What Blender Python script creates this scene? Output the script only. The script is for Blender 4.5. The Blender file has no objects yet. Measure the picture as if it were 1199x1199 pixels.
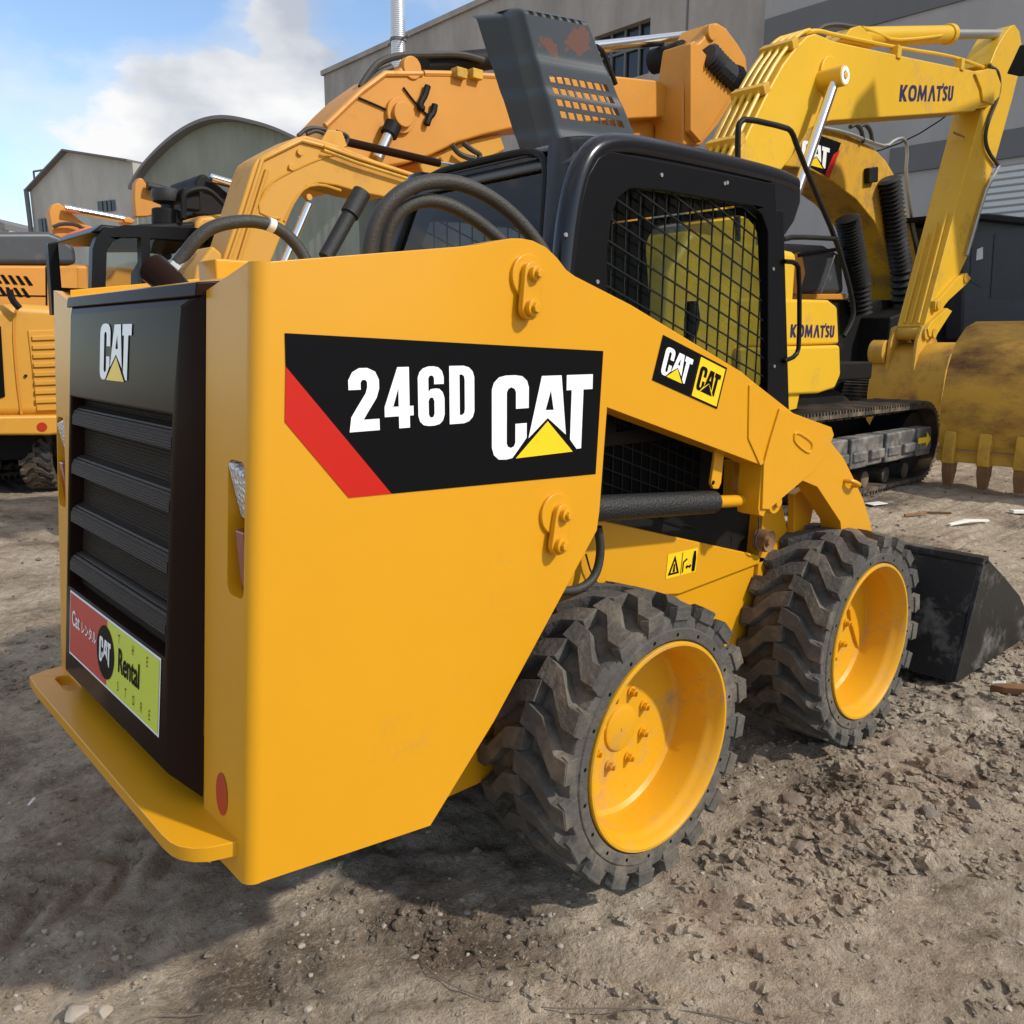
import bpy, bmesh, math, random
import numpy as np
from mathutils import Vector, Matrix
from mathutils.geometry import tessellate_polygon
random.seed(7); rng = np.random.default_rng(7)
SC = bpy.context.scene; COL = SC.collection
R = math.radians
# ------------------------------------------------------------------ camera model (solved from the photo)
CP = np.array([-1.7515, -2.123, 1.5059]); YAW, PIT, ROL, FPX = 0.8364, -0.2012, 0.0038, 983.4
_f = np.array([math.cos(PIT)*math.cos(YAW), math.cos(PIT)*math.sin(YAW), math.sin(PIT)])
_r = np.array([math.sin(YAW), -math.cos(YAW), 0.0]); _u = np.cross(_r, _f)
_r, _u = math.cos(ROL)*_r + math.sin(ROL)*_u, math.cos(ROL)*_u - math.sin(ROL)*_r
def ray(px, py): return _f + (px-600)/FPX*_r - (py-600)/FPX*_u
def onY(px, py, Y):
    d = ray(px, py); return Vector(CP + (Y-CP[1])/d[1]*d)
def onX(px, py, X):
    d = ray(px, py); return Vector(CP + (X-CP[0])/d[0]*d)
def onZ(px, py, Z):
    d = ray(px, py); return Vector(CP + (Z-CP[2])/d[2]*d)
def atD(px, py, D): return Vector(CP + D*ray(px, py))
def xz(Y, pts): return [(p.x, p.z) for p in (onY(a, b, Y) for a, b in pts)]
def zoomer(ox, oy, s): return lambda pts: [(ox+a/s, oy+b/s) for a, b in pts]
Z3 = zoomer(780, 0, 2.862); Z2 = zoomer(380, 0, 2.9975); Z8 = zoomer(0, 100, 2.9975); Z7 = zoomer(880, 230, 3.2414)

# ------------------------------------------------------------------ materials
def mat(name, col, rough=.5, metal=0., var=.0, vscale=4., bump=0., bscale=60., dirt=None, dscale=3., damt=.5, coat=0., spec=.5):
    m = bpy.data.materials.new(name); m.use_nodes = True
    nt = m.node_tree; N = nt.nodes; L = nt.links
    b = N['Principled BSDF']; b.inputs['Roughness'].default_value = rough; b.inputs['Metallic'].default_value = metal
    b.inputs['Coat Weight'].default_value = coat; b.inputs['Specular IOR Level'].default_value = spec
    b.inputs['Coat Roughness'].default_value = .12
    b.inputs['Base Color'].default_value = (*col, 1)
    if var or dirt or bump:
        tc = N.new('ShaderNodeTexCoord')
    src = None
    if var:
        n = N.new('ShaderNodeTexNoise'); n.inputs['Scale'].default_value = vscale; n.inputs['Detail'].default_value = 6; n.inputs['Roughness'].default_value = .65
        L.new(tc.outputs['Object'], n.inputs['Vector'])
        mx = N.new('ShaderNodeMix'); mx.data_type = 'RGBA'
        mx.inputs['A'].default_value = (*[c*(1-var) for c in col], 1); mx.inputs['B'].default_value = (*[min(1, c*(1+var)) for c in col], 1)
        L.new(n.outputs['Fac'], mx.inputs['Factor']); src = mx.outputs['Result']
    if dirt:
        n2 = N.new('ShaderNodeTexNoise'); n2.inputs['Scale'].default_value = dscale; n2.inputs['Detail'].default_value = 8; n2.inputs['Roughness'].default_value = .7
        L.new(tc.outputs['Object'], n2.inputs['Vector'])
        rp = N.new('ShaderNodeMapRange'); rp.inputs['From Min'].default_value = .62-damt*.35; rp.inputs['From Max'].default_value = .80-damt*.25
        L.new(n2.outputs['Fac'], rp.inputs['Value'])
        m2 = N.new('ShaderNodeMix'); m2.data_type = 'RGBA'
        if src: L.new(src, m2.inputs['A'])
        else: m2.inputs['A'].default_value = (*col, 1)
        m2.inputs['B'].default_value = (*dirt, 1)
        L.new(rp.outputs['Result'], m2.inputs['Factor']); src = m2.outputs['Result']
        rr = N.new('ShaderNodeMapRange'); rr.inputs['To Min'].default_value = rough; rr.inputs['To Max'].default_value = .9
        L.new(rp.outputs['Result'], rr.inputs['Value']); L.new(rr.outputs['Result'], b.inputs['Roughness'])
    if src: L.new(src, b.inputs['Base Color'])
    if bump:
        n3 = N.new('ShaderNodeTexNoise'); n3.inputs['Scale'].default_value = bscale; n3.inputs['Detail'].default_value = 4
        L.new(tc.outputs['Object'], n3.inputs['Vector'])
        bp = N.new('ShaderNodeBump'); bp.inputs['Strength'].default_value = bump; bp.inputs['Distance'].default_value = .01
        L.new(n3.outputs['Fac'], bp.inputs['Height']); L.new(bp.outputs['Normal'], b.inputs['Normal'])
    return m
def wave_bump(m, scale, axis='Z', strength=.5, dist=.004, profile='SIN'):
    nt = m.node_tree; N = nt.nodes; L = nt.links
    tc = N.new('ShaderNodeTexCoord'); w = N.new('ShaderNodeTexWave'); w.bands_direction = axis; w.wave_profile = profile
    w.inputs['Scale'].default_value = scale; L.new(tc.outputs['Object'], w.inputs['Vector'])
    bp = N.new('ShaderNodeBump'); bp.inputs['Strength'].default_value = strength; bp.inputs['Distance'].default_value = dist
    L.new(w.outputs['Fac'], bp.inputs['Height']); L.new(bp.outputs['Normal'], N['Principled BSDF'].inputs['Normal'])
    return m
DUST = (.23, .165, .105)
M = {}
M['yellow'] = mat('machine_yellow_paint', (.66, .305, .008), .36, var=.06, vscale=2.2, bump=.04, bscale=22, coat=.12, spec=.35, dirt=(.50, .26, .035), dscale=2.6, damt=.02)
M['yellow_rim'] = mat('rim_yellow_paint', (.66, .325, .010), .42, var=.10, vscale=7, dirt=(.38, .24, .10), dscale=7, damt=.30, spec=.35)
M['orange'] = mat('faded_orange_paint', (.56, .235, .024), .5, var=.16, vscale=1.5, dirt=(.45, .2, .03), dscale=2.5, damt=.18)
M['orange2'] = mat('ochre_orange_paint', (.57, .275, .026), .5, var=.16, vscale=1.2, dirt=(.4, .2, .04), dscale=2, damt=.2)
M['lemon'] = mat('lemon_yellow_paint', (.68, .40, .018), .42, var=.08, vscale=1.2, dirt=(.42, .25, .03), dscale=1.8, damt=.2)
M['oldyellow'] = mat('worn_yellow_paint', (.62, .34, .018), .5, var=.15, vscale=1.2, dirt=(.22, .13, .04), dscale=1.6, damt=.42)
M['bucketyellow'] = mat('rusted_yellow_bucket', (.55, .31, .03), .55, var=.18, vscale=2, dirt=(.16, .07, .03), dscale=1.5, damt=.40, bump=.1, bscale=30)
M['bucketworn'] = mat('worn_bucket_yellow', (.55, .305, .03), .5, var=.2, vscale=1.4, dirt=(.12, .05, .022), dscale=1.3, damt=.5, bump=.08, bscale=25)
_nt = M['bucketworn'].node_tree
for _nd in [n for n in _nt.nodes if n.type == 'TEX_NOISE' and abs(n.inputs['Scale'].default_value-1.3) < .01]:
    _mp = _nt.nodes.new('ShaderNodeMapping'); _mp.inputs['Scale'].default_value = (1, .7, 1.6); _mp.inputs['Location'].default_value = (0, 0, .9); _src = _nd.inputs['Vector'].links[0].from_socket
    _nt.links.new(_src, _mp.inputs['Vector']); _nt.links.new(_mp.outputs['Vector'], _nd.inputs['Vector'])
M['red'] = mat('red_vinyl', (.50, .014, .007), .4, spec=.25)
M['redrefl'] = mat('red_reflector', (.42, .03, .012), .3)
M['redlamp'] = mat('red_lamp_plastic', (.22, .012, .008), .15, coat=.5)
M['orangered'] = mat('orange_red_paint', (.75, .13, .03), .5, var=.1)
M['white'] = mat('white_vinyl', (.86, .87, .88), .35)
M['sunyellow'] = mat('yellow_vinyl', (.90, .58, .01), .35)
M['lime'] = mat('lime_vinyl', (.60, .68, .06), .4)
M['signred'] = mat('sign_red_vinyl', (.50, .035, .03), .4)
M['blackgloss'] = mat('black_gloss_paint', (.020, .010, .007), .20, coat=0, bump=.03, bscale=7, spec=.03)
M['blackvinyl'] = mat('black_vinyl', (.005, .005, .006), .45, spec=.06)
M['cabblack'] = mat('cab_black_paint', (.007, .007, .009), .22, var=.3, vscale=3, coat=.15, bump=.02, bscale=14, spec=.35)
M['frameblack'] = mat('side_frame_black', (.005, .005, .006), .34, bump=.03, bscale=12, spec=.16)
M['matte'] = mat('matte_black', (.009, .009, .009), .6, var=.3, dirt=(.03, .025, .02), damt=.2, spec=.2)
M['grillecore'] = wave_bump(mat('grille_core_black', (.05, .036, .026), .6, spec=.15), 40, 'Z', 1., .006)
M['slat'] = wave_bump(mat('slat_black_plastic', (.036, .026, .020), .5, spec=.15), 50, 'Z', .8, .003)
M['darkgrey'] = mat('dark_grey_hood', (.045, .05, .058), .45, var=.15, dirt=(.12, .1, .08), damt=.2)
M['rubber'] = mat('tyre_rubber', (.085, .078, .070), .8, var=.35, vscale=11, bump=.5, bscale=60, dirt=(.21, .175, .13), dscale=5, damt=.40, spec=.25)
M['hole'] = mat('dark_hole', (.006, .006, .006), .9, spec=.05)
M['hose'] = mat('hose_rubber', (.032, .029, .024), .6, var=.3, vscale=14, bump=.25, bscale=180)
M['cylblack'] = mat('cylinder_sleeve_black', (.012, .012, .012), .5, bump=.5, bscale=160)
M['chrome'] = mat('chrome_rod', (.75, .75, .75), .18, 1.)
M['steel'] = mat('grey_steel', (.42, .42, .40), .4, .8, var=.2)
M['track'] = mat('track_steel', (.06, .052, .045), .6, .3, var=.3, vscale=8, dirt=DUST, dscale=4, damt=.5)
M['guard'] = mat('track_guard_grey', (.10, .10, .10), .5, .2, var=.3, vscale=5, dirt=(.28, .24, .2), dscale=5, damt=.5)
M['navy'] = mat('navy_vinyl', (.02, .015, .08), .4)
M['mesh'] = mat('window_mesh_black', (.008, .009, .009), .5, spec=.2)
M['lens'] = mat('clear_lamp_lens', (.75, .76, .78), .1, .3, coat=.6)
M['bucketblack'] = mat('black_bucket_paint', (.010, .010, .010), .45, var=.3, vscale=5, dirt=(.16, .14, .12), dscale=5, damt=.25, bump=.15, bscale=40)
M['stone'] = mat('stone_grey', (.36, .31, .25), .9, var=.35, vscale=7, bump=.4, bscale=30)
M['stone2'] = mat('stone_dark', (.15, .125, .10), .9, var=.4, vscale=7, bump=.4, bscale=30)
M['clod'] = mat('dry_clod', (.20, .155, .12), .95, var=.35, vscale=10, bump=.5, bscale=40)
M['whiteplastic'] = mat('white_plastic', (.75, .73, .68), .5, var=.1)
M['rusty'] = mat('rusty_scrap', (.22, .11, .045), .8, var=.5, vscale=6)
M['seat'] = mat('black_seat_vinyl', (.015, .015, .016), .5)
def glass(name, tint, gl=.0, dust=0.):
    m = bpy.data.materials.new(name); m.use_nodes = True; nt = m.node_tree; N = nt.nodes; L = nt.links
    N.remove(N['Principled BSDF']); out = N['Material Output']
    t = N.new('ShaderNodeBsdfTransparent'); t.inputs['Color'].default_value = (*tint, 1)
    g = N.new('ShaderNodeBsdfGlossy'); g.inputs['Roughness'].default_value = .03
    ge = N.new('ShaderNodeNewGeometry'); dt = N.new('ShaderNodeVectorMath'); dt.operation = 'DOT_PRODUCT'; L.new(ge.outputs['Incoming'], dt.inputs[0]); L.new(ge.outputs['Normal'], dt.inputs[1])
    ab = N.new('ShaderNodeMath'); ab.operation = 'ABSOLUTE'; L.new(dt.outputs['Value'], ab.inputs[0]); om = N.new('ShaderNodeMath'); om.operation = 'SUBTRACT'; om.inputs[0].default_value = 1; L.new(ab.outputs[0], om.inputs[1])
    fr = N.new('ShaderNodeMath'); fr.operation = 'POWER'; fr.inputs[1].default_value = 4.5; L.new(om.outputs[0], fr.inputs[0])
    ad = N.new('ShaderNodeMath'); ad.operation = 'ADD'; ad.inputs[1].default_value = gl
    mx = N.new('ShaderNodeMixShader')
    L.new(fr.outputs[0], ad.inputs[0]); L.new(ad.outputs[0], mx.inputs[0]); L.new(t.outputs[0], mx.inputs[1]); L.new(g.outputs[0], mx.inputs[2])
    if dust:
        df = N.new('ShaderNodeBsdfDiffuse'); df.inputs['Color'].default_value = (.50, .54, .48, 1); tcg = N.new('ShaderNodeTexCoord'); ng = N.new('ShaderNodeTexNoise'); ng.inputs['Scale'].default_value = 6; ng.inputs['Detail'].default_value = 6; L.new(tcg.outputs['Object'], ng.inputs['Vector'])
        mr_ = N.new('ShaderNodeMapRange'); mr_.inputs['From Min'].default_value = .3; mr_.inputs['From Max'].default_value = .7; mr_.inputs['To Min'].default_value = dust*.5; mr_.inputs['To Max'].default_value = dust*1.6; L.new(ng.outputs['Fac'], mr_.inputs['Value'])
        m2 = N.new('ShaderNodeMixShader'); L.new(mr_.outputs['Result'], m2.inputs[0]); L.new(mx.outputs[0], m2.inputs[1]); L.new(df.outputs[0], m2.inputs[2]); L.new(m2.outputs[0], out.inputs['Surface'])
    else: L.new(mx.outputs[0], out.inputs['Surface'])
    return m
M['glass'] = glass('cab_glass', (.72, .80, .78), .03)
M['dustyglass'] = glass('dusty_cab_glass', (.50, .58, .54), .02, .34)
M['blackglass'] = glass('dark_side_glass', (.02, .022, .022), .0)
M['darkglass'] = glass('tinted_glass', (.34, .38, .42), .05)
M['fogglass2'] = mat('dark_cab_window', (.03, .036, .04), .4, var=.6, vscale=1.2)
M['fogglass'] = glass('dusty_glass', (.10, .12, .13), .06)

# ------------------------------------------------------------------ mesh builder
ROOT = {}
class MB:
    def __init__(s): s.v = []; s.f = []; s.m = []; s.k = 0
    def add(s, vs, fs):
        o = len(s.v); s.v += [tuple(v) for v in vs]
        for f in fs: s.f.append([i+o for i in f]); s.m.append(s.k)
        return s
    def obox(s, c, ax, ay, az):
        c, ax, ay, az = Vector(c), Vector(ax), Vector(ay), Vector(az)
        vs = [c+ax*i+ay*j+az*k for k in (-1, 1) for j in (-1, 1) for i in (-1, 1)]
        return s.add(vs, [(0, 2, 3, 1), (4, 5, 7, 6), (0, 1, 5, 4), (2, 6, 7, 3), (0, 4, 6, 2), (1, 3, 7, 5)])
    def box(s, x0, x1, y0, y1, z0, z1):
        return s.obox(((x0+x1)/2, (y0+y1)/2, (z0+z1)/2), ((x1-x0)/2, 0, 0), (0, (y1-y0)/2, 0), (0, 0, (z1-z0)/2))
    def prism(s, poly, a, b, axis='y', holes=(), skip=()):
        # poly in the plane across the axis: y -> (x,z), x -> (y,z), z -> (x,y)
        def P(p, t): return {'y': (p[0], t, p[1]), 'x': (t, p[0], p[1]), 'z': (p[0], p[1], t)}[axis]
        loops = [list(poly)]+[list(h) for h in holes]
        flat = [p for l in loops for p in l]; n = len(flat)
        vs = [P(p, a) for p in flat]+[P(p, b) for p in flat]
        fs = []
        if holes:
            tris = tessellate_polygon([[Vector((p[0], p[1], 0)) for p in l] for l in loops])
            fs += [tuple(t) for t in tris]+[tuple(i+n for i in reversed(t)) for t in tris]
        else:
            fs += [tuple(range(n)), tuple(range(2*n-1, n-1, -1))]
        o = 0
        for l in loops:
            k = len(l)
            for i in range(k):
                if o == 0 and i in skip: continue
                fs.append((o+i, o+(i+1) % k, n+o+(i+1) % k, n+o+i))
            o += k
        return s.add(vs, fs)
    def loft(s, rings, closed=True, caps=True):
        n = len(rings[0]); vs = [p for r in rings for p in r]; fs = []
        for j in range(len(rings)-1):
            for i in range(n if closed else n-1):
                fs.append((j*n+i, j*n+(i+1) % n, (j+1)*n+(i+1) % n, (j+1)*n+i))
        if caps and closed: fs += [tuple(range(n)), tuple(range(len(vs)-1, len(vs)-n-1, -1))]
        return s.add(vs, fs)
    def tube(s, pts, r, n=12, smooth=0):
        P = [Vector(p) for p in pts]
        for _ in range(smooth):
            Q = [P[0]]
            for a, b in zip(P, P[1:]): Q += [a*.75+b*.25, a*.25+b*.75]
            P = Q+[P[-1]]
        rr = r if isinstance(r, (list, tuple)) else [r]*len(P)
        rings = []; up = None
        for i, p in enumerate(P):
            t = (P[min(i+1, len(P)-1)]-P[max(i-1, 0)]).normalized()
            if up is None: up = t.orthogonal().normalized()
            up = (up-t*up.dot(t)).normalized(); q = t.cross(up)
            rings.append([p+(up*math.cos(2*math.pi*k/n)+q*math.sin(2*math.pi*k/n))*rr[i] for k in range(n)])
        return s.loft(rings)
    def cyl(s, a, b, r, n=24, r2=None): return s.tube([a, b], [r, r if r2 is None else r2], n)
    def lathe(s, prof, o, ax, n=48, closed=False):
        # prof: list of (radius, distance along axis)
        o, ax = Vector(o), Vector(ax).normalized(); u = ax.orthogonal().normalized(); w = ax.cross(u)
        rings = [[o+ax*t+(u*math.cos(2*math.pi*k/n)+w*math.sin(2*math.pi*k/n))*r for k in range(n)] for r, t in prof]
        if closed: rings.append(rings[0])
        return s.loft(rings, True, False)
    def mirror_y(s): s.v = [(x, -y, z) for x, y, z in s.v]; return s
    def move(s, d): s.v = [tuple(Vector(v)+Vector(d)) for v in s.v]; return s
    def build(s, name, mats, parent=None, bevel=0, seg=2, smooth=True, angle=38, local=False, loc=None, fixn=True):
        me = bpy.data.meshes.new(name)
        if not isinstance(mats, (list, tuple)): mats = [mats]
        o = Vector((0, 0, 0)) if (parent is None or local) else ROOT[parent.name]
        if parent is None and loc is not None: o = Vector(loc)
        me.from_pydata([Vector(v)-o for v in s.v], [], s.f)
        for m in mats: me.materials.append(M[m] if isinstance(m, str) else m)
        me.polygons.foreach_set('material_index', s.m)
        if fixn:
            bm = bmesh.new(); bm.from_mesh(me); bmesh.ops.remove_doubles(bm, verts=bm.verts, dist=1e-5)
            bmesh.ops.recalc_face_normals(bm, faces=bm.faces); bm.to_mesh(me); bm.free()
        ob = bpy.data.objects.new(name, me); COL.objects.link(ob)
        if smooth:
            me.shade_smooth()
            if not bevel: me.set_sharp_from_angle(angle=R(angle))
        if bevel:
            md = ob.modifiers.new('bevel', 'BEVEL'); md.width = bevel; md.segments = seg; md.limit_method = 'ANGLE'; md.angle_limit = R(40); md.harden_normals = True; md.use_clamp_overlap = True
        if parent is not None:
            ob.parent = parent; ROOT[ob.name] = o
        else:
            ob.location = o; ROOT[ob.name] = o
        return ob
def tag(o, label=None, cat=None, group=None, kind=None):
    for k, v in (('label', label), ('category', cat), ('group', group), ('kind', kind)):
        if v: o[k] = v
    return o
def thing(name, loc, label, cat, group=None):
    o = bpy.data.objects.new(name, None); COL.objects.link(o); o.location = loc; o.empty_display_size = .3
    ROOT[o.name] = Vector(loc); return tag(o, label, cat, group)
def circ(cx, cy, r, n=20, a0=0, a1=2*math.pi): return [(cx+r*math.cos(a0+(a1-a0)*i/n), cy+r*math.sin(a0+(a1-a0)*i/n)) for i in range(n)]
def rrect(x0, x1, y0, y1, r, k=5):
    o = []
    for cx, cy, a in ((x1-r, y1-r, 0), (x0+r, y1-r, 90), (x0+r, y0+r, 180), (x1-r, y0+r, 270)):
        o += [(cx+r*math.cos(R(a+90*i/k)), cy+r*math.sin(R(a+90*i/k))) for i in range(k+1)]
    return o

# ------------------------------------------------------------------ lettering
def stroke(pts, t):
    P = [Vector(p) for p in pts]; L, Rr = [], []
    for i, p in enumerate(P):
        a = (P[i]-P[i-1]).normalized() if i else None; b = (P[i+1]-P[i]).normalized() if i < len(P)-1 else None
        a = a or b; b = b or a; n1 = Vector((-a.y, a.x)); n2 = Vector((-b.y, b.x)); n = (n1+n2).normalized()
        k = t/2/max(.45, n.dot(n1)); L.append(p+n*k); Rr.append(p-n*k)
    return [tuple(p) for p in L+Rr[::-1]]
def ell(w, h, cx, cy, n=28): return [(cx+w*math.copysign(abs(math.cos(a))**.8, math.cos(a)), cy+h*math.copysign(abs(math.sin(a))**.8, math.sin(a))) for a in (2*math.pi*i/n for i in range(n))]
G = {
 '2': (.48, [stroke([(.09, .66), (.09, .79), (.13, .87), (.19, .905), (.27, .905), (.34, .87), (.375, .79), (.375, .68), (.34, .56), (.2, .34), (.115, .2), (.10, .09), (.46, .09)], .185)], []),
 '4': (.49, [[(.22, 1), (.41, 1), (.41, .36), (.475, .36), (.475, .20), (.41, .20), (.41, 0), (.23, 0), (.23, .20), (0, .20), (0, .36)]], [[(.14, .36), (.23, .36), (.23, .66)]]),
 '6': (.485, [[(.45, .70), (.45, .82), (.42, .92), (.36, .98), (.28, 1), (.18, 1), (.09, .97), (.03, .91), (0, .82), (0, .18), (.03, .08), (.09, .02), (.18, 0), (.28, 0), (.37, .02), (.43, .08), (.46, .18), (.46, .46), (.43, .56), (.37, .62), (.30, .63), (.22, .62), (.18, .58), (.18, .80), (.20, .84), (.23, .85), (.26, .84), (.28, .80), (.28, .70)]], [[(.18, .42), (.18, .20), (.20, .15), (.23, .14), (.26, .15), (.28, .20), (.28, .42), (.26, .47), (.23, .48), (.20, .47)]]),
 'D': (.48, [[(0, 0), (.26, 0), (.36, .03), (.43, .10), (.46, .2), (.46, .8), (.43, .9), (.36, .97), (.26, 1), (0, 1)]], [[(.185, .15), (.23, .15), (.27, .18), (.28, .25), (.28, .75), (.27, .82), (.23, .85), (.185, .85)]]),
 'K': (.70, [[(0, 0), (.2, 0), (.2, .36), (.42, 0), (.66, 0), (.36, .5), (.66, 1), (.42, 1), (.2, .62), (.2, 1), (0, 1)]], []),
 'O': (.76, [ell(.36, .5, .36, .5)], [ell(.18, .3, .36, .5)]),
 'M': (.93, [[(0, 0), (.17, 0), (.2, .55), (.38, .05), (.48, .05), (.66, .55), (.69, 0), (.86, 0), (.78, 1), (.62, 1), (.43, .42), (.24, 1), (.08, 1)]], []),
 'A': (.70, [[(0, 0), (.19, 0), (.36, .66), (.53, 0), (.72, 0), (.46, 1), (.26, 1)]], []),
 'T': (.56, [[(.18, 0), (.36, 0), (.36, .8), (.54, .8), (.54, .98), (0, .98), (0, .8), (.18, .8)], [(.56, .86), (.64, .86), (.66, 1.16), (.56, 1.16)]], []),
 'S': (.50, [stroke([(.44, .80), (.30, .905), (.16, .87), (.11, .74), (.16, .6), (.32, .46), (.38, .32), (.34, .15), (.22, .095), (.04, .18)], .18)], []),
 'U': (.52, [stroke([(.09, 1), (.09, .28), (.14, .14), (.25, .09), (.36, .14), (.41, .28), (.41, 1)], .18)], []),
}
CAT_C = [(.38, .60), (.38, .85), (.36, .93), (.31, .985), (.24, 1), (.14, 1), (.07, .98), (.02, .92), (0, .84), (0, .16), (.02, .07), (.07, .01), (.15, 0), (.21, .01), (.27, .10), (.36, .24), (.36, .42), (.24, .42), (.24, .19), (.225, .15), (.195, .135), (.165, .15), (.15, .19), (.15, .80), (.165, .84), (.195, .86), (.23, .84), (.245, .80), (.245, .60)]
CAT_A = [(.38, .23), (.52, .98), (.74, .98), (.80, .23), (.59, .46)]
CAT_AH = [(.565, .56), (.655, .555), (.622, .80)]
CAT_T = [(.80, .98), (1.11, .98), (1.11, .79), (1.0, .79), (.985, .03), (.93, .03), (.85, .16), (.86, .79), (.80, .79)]
CAT_TRI = [(.245, 0), (.885, 0), (.59, .42)]
class Flat:
    """printed sheets lying on a plane: o + u*U + v*V, lifted along the normal"""
    def __init__(s, o, U, V, N): s.o, s.U, s.V, s.N = map(Vector, (o, U, V, N)); s.mb = MB()
    def poly(s, outer, holes=(), lift=.001, k=0, o2=(0, 0), sx=1, sy=1, shear=0):
        s.mb.k = k
        f = lambda p: s.o+s.U*(o2[0]+(p[0]+shear*p[1])*sx)+s.V*(o2[1]+p[1]*sy)+s.N*lift
        loops = [list(outer)]+[list(h) for h in holes]; flat = [p for l in loops for p in l]
        tris = tessellate_polygon([[Vector((p[0], p[1], 0)) for p in l] for l in loops])
        s.mb.add([f(p) for p in flat], [tuple(t) for t in tris]); return s
    def text(s, word, x, y, h, sx=1., gap=.06, lift=.002, k=0):
        for ch in word:
            w, outs, hs = G[ch]
            for i, o in enumerate(outs): s.poly(o, hs if i == 0 else (), lift, k, (x, y), h*sx, h)
            x += (w+gap)*h*sx
        return s
    def cat(s, x, y, h, kl, kt, sx=1., lift=.002):
        for o, hh in ((CAT_C, ()), (CAT_A, (CAT_AH,)), (CAT_T, ())): s.poly(o, hh, lift, kl, (x, y), h*sx, h)
        if kt is not None: s.poly(CAT_TRI, (), lift, kt, (x, y), h*sx, h)
        return s
    def font(s, body, x, y, h, sx=1., lift=.002, k=0, bold=.0, rot=0, spacing=1.):
        cu = bpy.data.curves.new('t', 'FONT'); cu.body = body; cu.size = h; cu.offset = bold*h; cu.space_character = spacing; cu.resolution_u = 3
        ob = bpy.data.objects.new('t', cu); COL.objects.link(ob); bpy.context.view_layer.update()
        me = ob.evaluated_get(bpy.context.evaluated_depsgraph_get()).to_mesh()
        s.mb.k = k; c, sn = math.cos(rot), math.sin(rot)
        s.mb.add([s.o+s.U*(x+(v.co.x*c-v.co.y*sn)*sx)+s.V*(y+v.co.x*sn+v.co.y*c)+s.N*lift for v in me.vertices], [tuple(p.vertices) for p in me.polygons])
        bpy.data.objects.remove(ob); bpy.data.curves.remove(cu); return s
    def build(s, name, mats, parent): return s.mb.build(name, mats, parent, smooth=False, fixn=False)
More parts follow.
